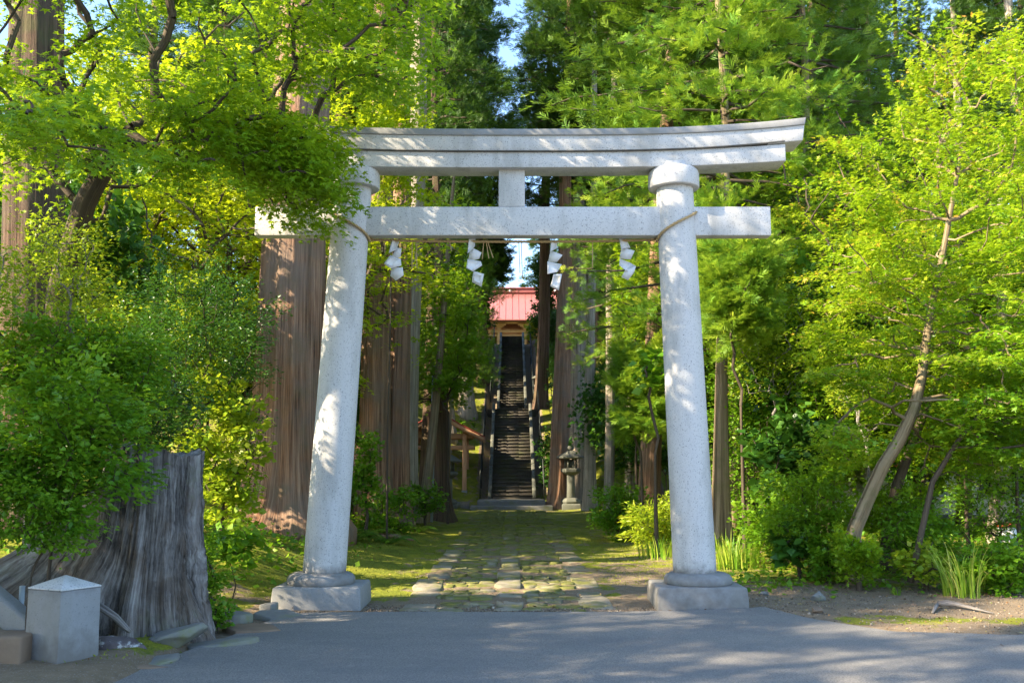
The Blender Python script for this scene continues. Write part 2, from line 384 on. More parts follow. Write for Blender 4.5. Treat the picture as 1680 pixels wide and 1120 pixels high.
def skeleton(rng, g, base, r0, clusters, lift=.25, wob=.12, k=5, rmin=.004, r_exp=.45):
    """limbs from the base polyline to every cluster centre, joined where they pass each other"""
    pos = [np.array(p) for p in base]; par = [-1] + list(range(len(base) - 1)); root = [0.0]
    for i in range(1, len(base)): root.append(root[-1] + np.linalg.norm(pos[i] - pos[i - 1]))
    nb = len(base)
    order = np.argsort(np.linalg.norm(clusters - pos[-1], axis=1))
    start = max(1, nb // 2)
    for ci in order:
        c = clusters[ci]; A = np.array(pos[start:]); dr = np.array(root[start:])
        dist = np.linalg.norm(A - c, axis=1)
        up_pen = np.maximum(0, A[:, 2] - c[2]) * .5
        j = int(np.argmin(dist * 1.0 + dr * .28 + up_pen)) + start
        a = pos[j]; L = np.linalg.norm(c - a); m_ = 4; prev = j
        for q in range(1, m_ + 1):
            t = q / m_; p = a * (1 - t) + c * t
            if q < m_: p = p + rng.normal(size=3) * wob * L * .35 + np.array([0, 0, lift * L * t * (1 - t)])
            pos.append(p); par.append(prev); root.append(root[prev] + L / m_); prev = len(pos) - 1
    n = len(pos); cnt = np.zeros(n); ch = np.zeros(n)
    for i in range(n): ch[i] = 0
    for i in range(n - 1, 0, -1):
        if cnt[i] == 0: cnt[i] = 1
        cnt[par[i]] += cnt[i]
    tot = cnt[1] if nb > 1 else cnt[0]
    rad = np.maximum(rmin, r0 * (cnt / cnt.max()) ** r_exp)
    P = np.array(pos); par = np.array(par)
    i = np.arange(nb, n)
    Rp = np.minimum(rad[par[i]], rad[i] * 1.35)
    segs_geo(g, P[par[i]], P[i], Rp, rad[i], k)
    return g

def z_of(x, y): return float(H(np.array([x]), np.array([y]))[0])

def plant(name, label, cat, xy, crown_c, crown_r, ncl, rad, per, tpl, size, mat, barkm='bark_twig', r0=.05, stem=None, flat=.12, droop=.15, group=None,
          seed=0, inner=.4, lo=-1, extra=None, names=('trunk', 'crown'), spread=.35, lift=.25, up=1.0, cut=None, k=5, z0=None, stem_r=None, amp=0, tone=None, sq=0):
    """a tree or bush from its stem path and crown ellipsoid; world coordinates in, local out"""
    rng = np.random.default_rng(seed + 11)
    bz = z_of(*xy) if z0 is None else z0
    base = np.array([xy[0], xy[1], bz])
    cl = ell(rng, crown_c, crown_r, ncl, inner, lo, sq) - base
    if extra is not None: cl = np.concatenate([cl, np.array(extra) - base])
    if cut is not None: cl = np.array([c for c in cl if cut(c + base)])
    cc = np.array(crown_c) - base
    if stem is None:
        top = cc * np.array([.6, .6, .55]); stem = [np.zeros(3) + [0, 0, -.15], top * .5 + rng.normal(size=3) * .03, top]
    else: stem = [np.array(s) - base for s in stem]
    e = empty(name, base, label, cat, group)
    g = Geo(); stem = np.array(stem)
    # refine the stem
    t = np.linspace(0, len(stem) - 1, max(10, len(stem) * 4)); i0 = np.minimum(t.astype(int), len(stem) - 2); fr = (t - i0)[:, None]
    fr = fr * fr * (3 - 2 * fr) * .35 + fr * .65
    P = stem[i0] * (1 - fr) + stem[i0 + 1] * fr
    sr = np.linspace(r0 * 1.25, r0 * .6, len(P)) if stem_r is None else np.interp(np.linspace(0, 1, len(P)), np.linspace(0, 1, len(stem_r)), stem_r)
    g.tube(P, sr, 24 if r0 > .06 else 8, amp=amp)
    skeleton(rng, g, P, r0 * .8, cl, lift, k=k)
    g.build(names[0], MT[barkm], e, True)
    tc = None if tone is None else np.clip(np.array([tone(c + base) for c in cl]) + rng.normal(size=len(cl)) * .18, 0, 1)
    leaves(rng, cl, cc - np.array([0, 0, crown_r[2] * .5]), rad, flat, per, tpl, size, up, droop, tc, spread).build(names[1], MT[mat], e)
    return e

def copy_tree(o, loc, rz=0, s=1.0, label=None, group=None, name=None, sz=None):
    r = o.copy(); COL.objects.link(r); r.location = [float(x) for x in loc]; r.rotation_euler = (0, 0, rz); r.scale = (s, s, sz or s)
    if label: r['label'] = label
    if group: r['group'] = group
    if name: r.name = name
    for ch in list(o.children):
        c = ch.copy(); COL.objects.link(c); c.parent = r
        for g_ in list(ch.children):
            d = g_.copy(); COL.objects.link(d); d.parent = c
    return r

# ---------------------------------------------------------------- terrain
def sst(a, b_, x):
    t = np.clip((x - a) / (b_ - a), 0, 1); return t * t * (3 - 2 * t)
def wn(x, y, s, seed=0):
    return (np.sin(x * s + 1.3 * seed + 1.7 * np.sin(y * s * .7 + seed)) + np.sin(y * s * 1.13 + 2.1 * seed + 1.3 * np.sin(x * s * .9)) + .6 * np.sin((x + y) * s * 1.9 + seed) + .6 * np.sin((x - y) * s * 2.3 + 2 * seed)) / 3.2
Y0L, Y1L, Z0L, Z1L = 27.9, 36.4, .36, 4.35
Y0U, Y1U, Z1U = 38.2, 50.4, 9.7
def stair_z(y):
    return np.interp(y, [26.5, Y0L, Y1L, Y0U, Y1U, 56], [.0, .25, Z1L, Z1L, Z1U, Z1U])
def H(x, y):
    x = np.asarray(x, float); y = np.asarray(y, float)
    left = sst(-2.0, -6.5, x) * .85 * sst(.2, 5, y) + sst(-1.3, -2.6, x) * .10 * sst(1.2, 3.5, y)
    left += .42 * np.exp(-((x + 3.7) / .75) ** 2 - ((y - 1.9) / 1.5) ** 2)
    right = sst(1.7, 6, x) * .35 * sst(1.5, 7, y)
    shoulder = sst(-2.75, -3.0, x) * sst(-.4, -.8, y) * .10
    shoulder += sst(-4.0, -7, x) * .5 * sst(-6, -2, y)
    hill = stair_z(y)
    ax = np.abs(x)
    hill = hill - .35 * sst(1.35, 1.1, ax) * (hill > .02) + sst(26, 30, y) * (1 - sst(50, 56, y)) * (sst(1.6, 5, ax) * .9 + np.maximum(0, ax - 5) * .05)
    rough = .025 * wn(x, y, 2.1, 1) + .012 * wn(x, y, 6.3, 2)
    onpath = sst(1.9, 1.3, ax) * sst(-.6, .6, y) * sst(26.5, 25, y)
    rough = rough * (1 - .6 * onpath) + onpath * .035 * np.sin(y * 4.1 + .5 * np.sin(y * 1.3) + .4 * x)
    far = sst(40, 110, np.hypot(x, y)) * (3 * wn(x, y, .05, 4))
    calm = sst(-.9, .2, y) + sst(-2.6, -3.4, x) * .8
    return left + right + shoulder + hill + rough * np.clip(calm + .25, 0, 1) + far * sst(0, 30, y)
nx, ny = 380, 400
xs = 5 * np.sinh(np.linspace(-4.1, 4.1, nx)); ys = 4 + 7 * np.sinh(np.linspace(-2.9, 3.75, ny))
GX, GY = np.meshgrid(xs, ys); GZ = H(GX, GY)
idx = np.arange(nx * ny).reshape(ny, nx)
Q = np.stack([idx[:-1, :-1], idx[:-1, 1:], idx[1:, 1:], idx[1:, :-1]], -1).reshape(-1, 4)
moss = sst(-.4, .6, GY) * .62 - .22 * sst(1.3, 1.0, np.abs(GX)) * sst(16, 4, GY) - .55 * sst(1.6, 2.2, GX) * sst(2.8, .3, GY) - .28 * sst(1.0, 1.4, GX) * sst(3.2, 2.4, GX) * sst(8, 1, GY)
moss += .35 * sst(-1.6, -2.2, GX) * sst(.4, 1.2, GY) * sst(14, 9, GY)
moss = np.where((GX < -2.8) & (GY < 0), .75 - .7 * sst(-3.25, -3.6, GY), moss); moss -= .3 * sst(27, 30, GY) * (np.abs(GX) < 1.4)
moss = np.where((GX > 2.2) & (GY < .8), .22 + .12 * wn(GX, GY, 1.2, 3) + .45 * np.exp(-((GY + 1.1 - (GX < 4) * .0) / .35) ** 2) * (GX > 3.3), moss)
litter = np.clip(sst(2.5, 6, np.abs(GX)) * sst(0, 3, GY) + .0, 0, .9)
g = Geo(); g.add(np.stack([GX, GY, GZ], -1).reshape(-1, 3), Q, moss=moss.ravel(), litter=litter.ravel())
props(g.build('ground', MT['ground'], smooth=True), kind='structure')

# asphalt: rows across, edge traced on the ground
edge = [(-60, -6.0), (-6, -3.9), (-3.95, -3.84), (-3.3, -3.80), (-2.86, -3.5), (-2.6, -2.3), (-2.42, -.95), (-2.2, -.74), (-1.2, -.66), (0, -.70), (1.1, -.66), (2.2, -.52), (2.72, -.3), (2.96, -1.1), (3.25, -1.6), (3.53, -1.97), (4.8, -2.2), (8, -2.6), (60, -6)]
ex = np.array([e_[0] for e_ in edge]); ey = np.array([e_[1] for e_ in edge])
tt = np.linspace(0, len(edge) - 1, 900); px_ = np.interp(tt, np.arange(len(edge)), ex); py_ = np.interp(tt, np.arange(len(edge)), ey)
py_ = py_ + .018 * wn(px_ * 5, py_ * 5, 1.7, 5) + .01 * np.sin(px_ * 41); px_ = px_ + .012 * wn(px_ * 6, py_ * 6, 1.3, 8)
px_ = np.maximum.accumulate(px_) + 1e-4 * np.arange(len(px_))
n_ = len(px_); rows = [np.stack([px_, py_, np.full(n_, .004)], 1), np.stack([px_ * 1.0, py_ - .03, np.full(n_, .030)], 1)]
g = Geo(); g.loft(rows, closed=False, cap=False)
sheet = np.concatenate([rows[1], [[60, -40, .03], [-60, -40, .03]]]); g.add(sheet, [list(range(len(sheet)))[::-1]]); o = g.build('road', MT['asphalt']); props(o, kind='structure')
for p in o.data.polygons: pass

# stone path
rng = np.random.default_rng(5); g = Geo()
def stone(g, cx, cy, w, l, h, rz=0, tone=.5, edge_=.05, st=0.0, jit=.06):
    k = 10; th = np.linspace(0, 2 * PI, k, endpoint=False) + .31
    sx = np.sign(np.cos(th)) * np.abs(np.cos(th)) ** .22; sy = np.sign(np.sin(th)) * np.abs(np.sin(th)) ** .22
    X = sx * w / 2 * (1 + rng.normal(size=k) * jit); Yy = sy * l / 2 * (1 + rng.normal(size=k) * jit)
    c_, s_ = math.cos(rz), math.sin(rz)
    z0 = z_of(cx, cy); tl = rng.normal(size=2) * .02
    rings = []
    for f_, dz in ((1.0, -.08), (1.0, h * .6), (1 - edge_ / max(w, l) * 1.2, h), (.45, h * 1.08)):
        x, y = X * f_, Yy * f_
        rings.append(np.stack([cx + x * c_ - y * s_, cy + x * s_ + y * c_, z0 + dz + x * tl[0] + y * tl[1] + (rng.normal(size=k) * .003 if dz > 0 else 0)], 1))
    g.loft(rings, tone=tone, stain=st)
y = -.35
for side, wx in ((-1, 1.02), (1, 1.02), (0, 0)):
    y = -.5
    while y < 25:
        l = rng.uniform(.45, 1.15); w = rng.uniform(.30, .40) if side else rng.uniform(.26, .34)
        miss = rng.random() < (.10 if side else .12)
        if not miss: stone(g, side * wx + rng.normal() * .025 - .04, y + l / 2, w, l - .025, rng.uniform(.008, .022), rng.normal() * .03, rng.uniform(.2, 1), st=.05 + min(1, y / 16) * .7, jit=.09)
        y += l
y = -.55
while y < 25:
    l = rng.uniform(.16, .34)
    for sgn in (-1, 1):
        x = .19
        while x < .82:
            w = rng.uniform(.14, .34)
            if x + w > .86: w = .86 - x
            if w > .08 and rng.random() > .12:
                stone(g, sgn * (x + w / 2) - .04, y + l / 2 + rng.normal() * .07, w - .006, l - .006, rng.uniform(.002, .018), rng.normal() * .12, rng.uniform(0, .85), st=.3 + min(1, y / 14) * .6, jit=.16)
            x += w
    y += l
props(g.build('path', MT['path']), kind='structure')

# ---------------------------------------------------------------- torii
tor = empty('torii_gate', (0, 0, 0), 'pale grey granite torii gate with two leaning round pillars across the path', 'torii gate')
GR = MT['granite']
def pillar(side):
    if side < 0: b0, b1, t0 = at(532, 940, 11.6), at(532, 930, 11.6), at(580, 300, 11.6)
    else: b0, b1, t0 = at(1140, 940, 11.6), at(1140, 930, 11.6), at(1106, 300, 11.6)
    zt = at(0, 272, 11.6)[2]; g = Geo(); k = 64; th = np.linspace(0, 2 * PI, k, endpoint=False); rings = []; st = []
    slope = (t0[0] - b0[0]) / (t0[2] - b0[2])
    zb = .32
    for z in np.concatenate([np.linspace(zb, zb + .6, 8), np.linspace(1.1, zt, 12)]):
        f_ = (z - zb) / (zt - zb); r = .245 + (.218 - .245) * f_
        x = b0[0] + slope * (z - b0[2]); 
        rings.append(np.stack([x + r * np.cos(th), r * np.sin(th), np.full(k, z)], 1)); st.append(np.full(k, max(0, .85 - (z - zb) / .38)))
    g.loft(rings, stain=np.concatenate(st)); g.build('pillar', GR, tor, True)
    # ring cap (daiwa)
    xt = b0[0] + slope * (zt - b0[2]); z0 = at(0, 299, 11.3)[2]; z1 = at(0, 266, 11.3)[2]
    g = Geo(); g.lathe([(.225, z0), (.295, z0), (.303, z0 + .02), (.303, z1 - .07), (.29, z1 - .03), (.25, z1 + .0)], (xt, 0), 56, stain=.1); g.build('cap_ring', GR, tor, False, .008)
    xb = b0[0]
    cx = at(527 if side < 0 else 1145, 950, 11.6)[0]
    g = Geo(); g.lathe([(.36, .235), (.385, .26), (.385, .31), (.36, .345), (.31, .368), (.258, .375)], (cx, 0), 56, stain=.55)
    o = g.build('plinth_ring', MT['granite_old'], tor, True); o.scale = (1, 1, 1)
    x0, x1 = (at(443, 980, 11.17)[0], at(592, 980, 11.17)[0]) if side < 0 else (at(1078, 980, 11.17)[0], at(1230, 980, 11.17)[0])
    g = Geo(); c_ = (x0 + x1) / 2; w = (x1 - x0) / 2
    V = []; 
    for z, ww in ((-.08, w), (.12, w * .99), (.245, w * .965)):
        V.append(np.array([[c_ - ww, -.43 * ww / w, z], [c_ + ww, -.43 * ww / w, z], [c_ + ww, .43 * ww / w, z], [c_ - ww, .43 * ww / w, z]]))
    g.loft(V, stain=.6 if side > 0 else .35); g.build('base_block', MT['granite_old'], tor, False, .02)
    return xt, slope, b0
pl = pillar(-1); pr = pillar(1)
xl, xr = pl[0], pr[0]; xm = (xl + xr) / 2
def beam(name, half, dep, ztop, zbot, yoff=0, curve=0, taper=0, lean=0, mat=GR, n=40):
    g = Geo(); rings = []
    for t in np.linspace(-1, 1, n):
        x = t * half; dz = curve * abs(t) ** 3
        if abs(t) > .99: pass
        fl = lean
        rings.append(np.array([[xm + x, -dep + yoff, zbot + dz * .95], [xm + x, dep + yoff, zbot + dz * .95], [xm + x + t * taper, dep + yoff + fl, ztop + dz], [xm + x + t * taper, -dep + yoff - fl, ztop + dz]]))
    g.loft(rings, stain=0.0); return g.build(name, mat, tor, False, .007)
zf = lambda py, d: at(840, py, d)[2]
half_s = at(1290, 260, 11.4)[0] - xm; half_k = at(1318, 240, 11.38)[0] - xm
beam('shimaki_beam', half_s, .185, zf(247, 11.4), zf(274, 11.4), curve=.085)
beam('kasagi_beam', half_k, .215, zf(222, 11.38) , zf(247, 11.38) + .003, curve=.13, taper=.02, lean=.02)
beam('kasagi_coping', half_k + .02, .255, zf(211, 11.34), zf(222, 11.34) + .003, curve=.14, taper=.015, mat=MT['granite_old'])
nh0, nh1 = at(418, 360, 11.5)[0], at(1265, 360, 11.5)[0]
for nm, hf, dp, py, d_, cv in (('seam_shade', half_s, .219, 247, 11.38, .124), ('seam_shade', half_k, .2575, 222, 11.34, .135)):
    zj = zf(py, d_); beam('dark_seam_strip', hf - .01, dp - (.0 if hf == half_s else .03), zj + .006, zj - .010, curve=cv, mat=MT['seam_shade'])  # dark strips paint the shade and stain line between beam layers
g = Geo(); zn0, zn1 = zf(386, 11.51), zf(339, 11.51)
g.box(nh0, nh1, -.09, .09, zn0, zn1, stain=0.0); g.build('nuki_beam', GR, tor, False, .008)
g = Geo(); sx0, sx1 = at(818, 300, 11.5)[0], at(861, 300, 11.5)[0]
g.box(sx0, sx1, -.085, .085, zn1 + .002, zf(277, 11.5), stain=0.0); g.build('centre_strut', GR, tor, False, .008)
for s_, x in ((1, xl), (-1, xr)):     # small wedge blocks where the beam passes the pillars
    pass

# rope wound on the pillars and running behind the beam
rope = empty('straw_rope', (0, 0, zn0), 'twisted straw rope tied round both pillars beneath the lower beam', 'rope')
zr = zn0 - .006
def wrap(side):
    b = pl if side < 0 else pr
    z_hi, z_lo = (zf(336, 11.35), zf(388, 11.35)); pts = []
    for t in np.linspace(0, 1, 18):
        z = z_hi + (z_lo - z_hi) * t
        ang = (PI + t * PI) if side < 0 else (2 * PI - t * PI)
        x = b[2][0] + b[1] * (z - b[2][2]); r = .245
        pts.append([x + r * math.cos(ang), r * math.sin(ang), z])
    return pts
wl, wr = wrap(-1), wrap(1)
mid = []
for t in np.linspace(0, 1, 60):
    x = wl[-1][0] + .02 + (wr[-1][0] - wl[-1][0] - .04) * t
    mid.append([x, .11, zr - .004 - .022 * (1 - (2 * t - 1) ** 2)])
back_l = [[wl[-1][0] - 0.0, .06, zr + .0]]; back_r = [[wr[-1][0] + 0.0, .06, zr]]
P = np.array(wl + back_l + mid + back_r + wr[::-1]); P[:, 2] -= zn0
# resample and twist two strands
L = np.concatenate([[0], np.cumsum(np.linalg.norm(np.diff(P, axis=0), axis=1))]); s_ = np.arange(0, L[-1], .02)
Pc = np.stack([np.interp(s_, L, P[:, i]) for i in range(3)], 1)
g = Geo()
for ph in (0, 2.09, 4.19):
    T = np.gradient(Pc, axis=0); T /= np.linalg.norm(T, axis=1)[:, None]
    u = np.cross(T, [0, 1, .2]); u /= np.linalg.norm(u, axis=1)[:, None] + 1e-9; w = np.cross(T, u)
    a_ = s_ * 42 + ph; g.tube(Pc + u * (np.cos(a_) * .009)[:, None] + w * (np.sin(a_) * .009)[:, None], .0085, 5)
g.build('rope_strands', MT['straw'], rope, True)
for i, (px, dx, y1) in enumerate([(631, .5, 415), (676, 0, 443), (683, 1, 440), (737, 4, 412), (794, -3, 425), (797, 5, 424), (799, 10, 423), (851, 2, 448), (855, 2, 457), (972, 0, 440)]):
    a_, b_ = at(px, 390, 11.72), at(px + dx, y1, 11.72); a_[2] = zr + .0; g = Geo()
    P = np.array([a_ * (1 - t) + b_ * t + [0, .008 * math.sin(i + 4 * t), 0] for t in np.linspace(0, 1, 5)]); P[:, 2] -= zn0
    g.tube(P, [.005, .0055, .0055, .006, .007], 5); g.build('straw_strand', MT['straw'], rope)

shide_px = [
    (650, [[(643, 392), (655, 393), (651, 410), (638, 416)], [(651, 407), (659, 408), (657, 421), (640, 424)], [(640, 418), (657, 424), (659, 436), (642, 441), (630, 433)], [(643, 440), (661, 439), (662, 451), (649, 460), (640, 452)]], 'paper streamer on the rope nearest the pillar wrapped by maple leaves'),
    (778, [[(769, 391), (780, 391), (779, 405), (767, 417)], [(772, 405), (790, 415), (786, 424), (768, 428)], [(767, 424), (789, 428), (791, 436), (776, 446), (765, 440)], [(777, 445), (794, 450), (790, 470), (774, 462)]], 'paper streamer between the three splayed straws and the grey cedar trunk'),
    (910, [[(905, 393), (915, 394), (913, 408), (902, 414)], [(903, 411), (923, 419), (914, 429), (899, 430)], [(898, 428), (922, 433), (914, 447), (898, 450)], [(908, 450), (922, 450), (917, 476), (903, 469)]], 'longest paper streamer hanging just beyond the gap where sky shows'),
    (1027, [[(1016, 391), (1028, 392), (1034, 407), (1019, 409)], [(1019, 406), (1041, 412), (1035, 425), (1017, 424)], [(1017, 424), (1034, 430), (1043, 437), (1028, 446), (1016, 436)], [(1025, 444), (1043, 437), (1041, 446), (1031, 459), (1020, 454)]], 'paper streamer closest to the pillar standing clear of leaves')]
for n_i, (cx, polys, lab) in enumerate(shide_px):
    e = empty('paper_streamer', at(cx, 391, 11.73), 'white zigzag ' + lab, 'paper streamer', 'white zigzag paper streamers on the rope')
    o0 = np.array(e.location)
    for j, poly in enumerate(polys):
        d = 11.70 + .012 * j
        fr = np.array([at(x, y_, d + .06 * ((x - cx) / 20.0) * (-1) ** j) for x, y_ in poly]) - o0; fr[:2, 1] += .022 * (-1) ** j; fr[2:, 1] -= .022 * (-1) ** j; bk_ = fr + [0, .0015, 0]
        g = Geo(); g.loft([fr, bk_]); g.build('paper_fold', MT['paper'], e)
    g = Geo(); g.tube(np.array([[0, 0, 0], [0, .0, zr - o0[2] + .0]]) if abs(zr - o0[2]) > .005 else np.array([[0, 0, -.03], [0, 0, .01]]), .003, 5); g.build('thread', MT['straw'], e)

# ---------------------------------------------------------------- stone stairway
st = empty('stone_stairway', (0, Y0L, 0), 'long steep dark stone stairway climbing from the path to the shrine hall', 'stairway')
def local(o, e): o.location = -Vector(e.location); return o
def flight(y0, y1, z0, z1, half, n):
    g = Geo(); dy = (y1 - y0) / n; dz = (z1 - z0) / n
    for i in range(n):
        j = random.uniform(-.012, .012)
        g.box(-half, half, y0 + i * dy + .035, y0 + (i + 1) * dy + .05, z0 + (i) * dz - .25, z0 + (i + 1) * dz - .05)
        for (ua, ub) in ((-half, -half * .3), (-half * .3 + .006, half * .36), (half * .36 + .006, half)): g.box(ua, ub, y0 + i * dy + random.uniform(-.012, .008), y0 + (i + 1) * dy + .04, z0 + (i + 1) * dz - .047, z0 + (i + 1) * dz + random.uniform(-.01, .01))
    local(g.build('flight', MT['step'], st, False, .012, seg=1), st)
    for sx in (-1, 1):
        g = Geo(); L_ = n // 3
        for q in range(L_):
            a_, b_ = q / L_, (q + 1) / L_ - .006
            ya, yb = y0 + (y1 - y0) * a_, y0 + (y1 - y0) * b_; za, zb = z0 + (z1 - z0) * a_ + dz, z0 + (z1 - z0) * b_ + dz
            xa, xb = sx * (half + .002), sx * (half + .14)
            r0_ = np.array([[xa, ya, za - .5], [xb, ya, za - .5], [xb, ya, za + .16], [xa, ya, za + .16]]); r1_ = np.array([[xa, yb, zb - .5], [xb, yb, zb - .5], [xb, yb, zb + .16], [xa, yb, zb + .16]])
            g.loft([r0_, r1_], stain=.3)
        local(g.build('kerb', MT['granite_moss'], st, False, .012, seg=1), st)
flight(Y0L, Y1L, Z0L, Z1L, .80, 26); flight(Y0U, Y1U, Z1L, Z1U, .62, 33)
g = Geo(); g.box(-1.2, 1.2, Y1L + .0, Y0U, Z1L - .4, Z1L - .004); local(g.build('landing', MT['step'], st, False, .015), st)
g = Geo(); g.box(-1.55, 1.5, 25.3, 26.1, -.1, .17); g.box(-1.3, 1.25, 26.1, Y0L - .003, -.1, .34); local(g.build('front_step', MT['slab'], st, False, .03), st)
for sx, lab in ((-1, 'dark metal handrail up the stairway on the roofed washing hut side'), (1, 'dark metal handrail up the stairway on the mossy lantern side')):
    r = empty('handrail', (sx * 1.28, Y0L, Z0L), lab, 'handrail', 'handrails along the stairway')
    for (ya, yb, za, zb, hx) in ((Y0L - .2, Y1L, Z0L, Z1L, 1.25), (Y0U, Y1U, Z1L, Z1U, 1.1)):
        for k_ in (.5, .9):
            g = Geo(); g.tube(np.array([[sx * hx, ya, za + k_], [sx * hx, (ya + yb) / 2, (za + zb) / 2 + k_], [sx * hx, yb, zb + k_]]), .018, 8); local(g.build('rail', MT['rail'], r), r)
        for i in range(7):
            t = i / 6; y_, z_ = ya + (yb - ya) * t, za + (zb - za) * t
            g = Geo(); g.tube(np.array([[sx * hx, y_, z_ - .4], [sx * hx, y_, z_ + .92]]), .02, 8); local(g.build('post', MT['rail'], r), r)
# kerb walls at the stair foot
for i, (x0, x1, y0, y1, h, lab) in enumerate([(-4.6, -1.6, 26.4, 26.7, .28, 'low mossy stone kerb under the washing hut'), (1.55, 3.1, 26.3, 26.6, .32, 'low stone kerb with a sunlit top beside the mossy lantern')]):
    g = Geo(); n_ = 5
    for q in range(n_):
        a_ = x0 + (x1 - x0) * q / n_; b_ = x0 + (x1 - x0) * (q + 1) / n_ - .012; g.box(a_, b_, y0, y1, -.15, h + random.uniform(-.01, .01))
    props(g.build('stone_kerb', MT['slab'], None, False, .02), lab, 'kerb')

# ---------------------------------------------------------------- shrine hall
hall = empty('shrine_hall', (0, 61, 9.7), 'wooden shrine hall under a wide pinkish red roof at the stair top', 'shrine')
hy = 60.6
g = Geo(); g.box(-5, 5, hy, hy + 6, 9.2, 10.1); local(g.build('stone_base', MT['slab'], hall), hall)
g = Geo(); g.box(-4.3, 4.3, hy + 1.2, hy + 5.4, 10.1, 12.3); local(g.build('wall', MT['wood'], hall), hall)
for x in (-4.4, -2.65, -.95, .95, 2.65, 4.4):
    g = Geo(); g.box(x - .13, x + .13, hy + .3, hy + .56, 10.1, 11.75); local(g.build('column', MT['wood_pale'], hall, False, .02), hall)
    g = Geo()
    for k_, (w_, z_) in enumerate(((.22, 11.76), (.36, 11.86), (.5, 11.96))): g.box(x - w_, x + w_, hy + .2 - .05 * k_, hy + .66, z_, z_ + .09)
    local(g.build('bracket', MT['wood_pale'], hall, False, .015), hall)
for z0, z1, yo in ((11.42, 11.6, .34), (11.15, 11.27, .36), (12.06, 12.2, .25)):
    g = Geo(); g.box(-4.6, 4.6, hy + yo, hy + yo + .16, z0, z1); local(g.build('tie_beam', MT['wood_pale'], hall, False, .01), hall)
for a_, b_ in ((-4.27, -2.78), (-2.52, -1.08), (-.82, .82), (1.08, 2.52), (2.78, 4.27)):
    g = Geo(); g.box(a_, b_, hy + .42, hy + .46, 11.28, 11.41)
    for q in range(14):
        x = a_ + (b_ - a_) * (q + .5) / 14; g.box(x - .025, x + .025, hy + .38, hy + .43, 11.61, 11.75)
    local(g.build('carved_transom', MT['wood'], hall), hall)
    g = Geo(); g.box(a_ + .1, b_ - .1, hy + 1.14, hy + 1.19, 10.15, 11.6); dr = local(g.build('door', MT['wood_dark'], hall), hall)
    g = Geo()
    for q in range(6): x = a_ + .1 + (b_ - a_ - .2) * (q + .5) / 6; g.box(x - .02, x + .02, hy + 1.11, hy + 1.138, 10.5, 11.5)
    g.build('door_lattice', MT['wood_pale'], dr)
g = Geo(); n_ = 60
for q in range(n_):
    x = -6.0 + 12 * (q + .5) / n_; r0_ = np.array([[x - .045, hy - 1.25, 12.0], [x + .045, hy - 1.25, 12.0], [x + .045, hy - 1.25, 12.1], [x - .045, hy - 1.25, 12.1]]); r1_ = r0_ + [0, 2.2, .62]
    g.loft([r0_, r1_])
local(g.build('rafters', MT['wood_pale'], hall), hall)
prof = [(-1.5, 12.12), (-.9, 12.34), (0, 12.75), (1, 13.35), (2.2, 14.2), (3.0, 14.85)]
g = Geo(); rings = []
for side in (0, 1):
    rr = []
    for y_, z_ in (prof if not side else prof):
        yy = hy + y_ if not side else hy + 6.0 - y_
        rr.append((yy, z_))
    top = [[np.array([[x, yy, zz + .12 * (abs(x) / 6.3) ** 3] for yy, zz in rr])] for x in np.linspace(-6.3, 6.3, 25)]
    r_ = [np.concatenate([t_[0], t_[0][::-1] - [0, 0, .1]]) for t_ in top]
    g.loft(r_)
local(g.build('roof', MT['redroof'], hall), hall)
g = Geo()
for q in range(27):
    x = -6.24 + 12.48 * q / 26
    P = np.array([[x, hy + y_, z_ + .015 + .12 * (abs(x) / 6.3) ** 3] for y_, z_ in prof]); g.tube(P, .022, 4)
local(g.build('roof_seam', MT['redroof'], hall), hall)
g = Geo(); g.box(-6.3, 6.3, hy + 2.75, hy + 3.25, 14.8, 15.12); g.box(-6.4, 6.4, hy + 2.65, hy + 3.35, 15.122, 15.2); local(g.build('ridge_cap', MT['redroof'], hall, False, .02), hall)
th = np.linspace(0, 2 * PI, 16, endpoint=False)
for x in (-3.6, -.15, 3.3):
    g = Geo()
    g.loft([np.stack([x + .1 * np.cos(th), np.full(16, hy + 2.72), 14.96 + .1 * np.sin(th)], 1), np.stack([x + .09 * np.cos(th), np.full(16, hy + 2.74 + .05), 14.96 + .09 * np.sin(th)], 1)])
    local(g.build('ridge_crest', MT['white_wall'], hall), hall)
g = Geo(); g.box(-6.2, 6.2, hy - 1.42, hy - 1.36, 11.98, 12.13); local(g.build('eave_board', MT['wood_dark'], hall), hall)
g = Geo()
for i in range(3): g.box(-1.3, 1.3, hy - .9 + .3 * i, hy - .003, 9.65 + .15 * i - (.15 if i else 0), 9.65 + .15 * (i + 1))
local(g.build('step', MT['slab'], hall), hall)

# ---------------------------------------------------------------- washing hut
hx, hd = -2.92, 40.6 - 11.6 + .5
hut = empty('water_pavilion', (hx, hd, .3), 'small open timber washing hut with red roof beside the stair foot', 'pavilion')
g = Geo(); g.box(hx - 1.5, hx + 1.35, hd - 1.5, hd + 1.4, -.1, .28); local(g.build('stone_floor', MT['slab'], hut, False, .02), hut)
for sx in (-1, 1):
    for sy in (-1, 1):
        x, y_ = hx + sx * 1.02, hd + sy * .95
        g = Geo(); V0 = [(x - .17, y_ - .17), (x + .17, y_ - .17), (x + .17, y_ + .17), (x - .17, y_ + .17)]
        g.loft([np.array([[a_, b_, .26] for a_, b_ in V0]), np.array([[x + (a_ - x) * .6, y_ + (b_ - y_) * .6, .66] for a_, b_ in V0])]); local(g.build('post_footing', MT['granite_old'], hut, False, .01), hut)
        g = Geo(); g.box(x - .085, x + .085, y_ - .085, y_ + .085, .66, 2.95); local(g.build('post', MT['wood'], hut, False, .008), hut)
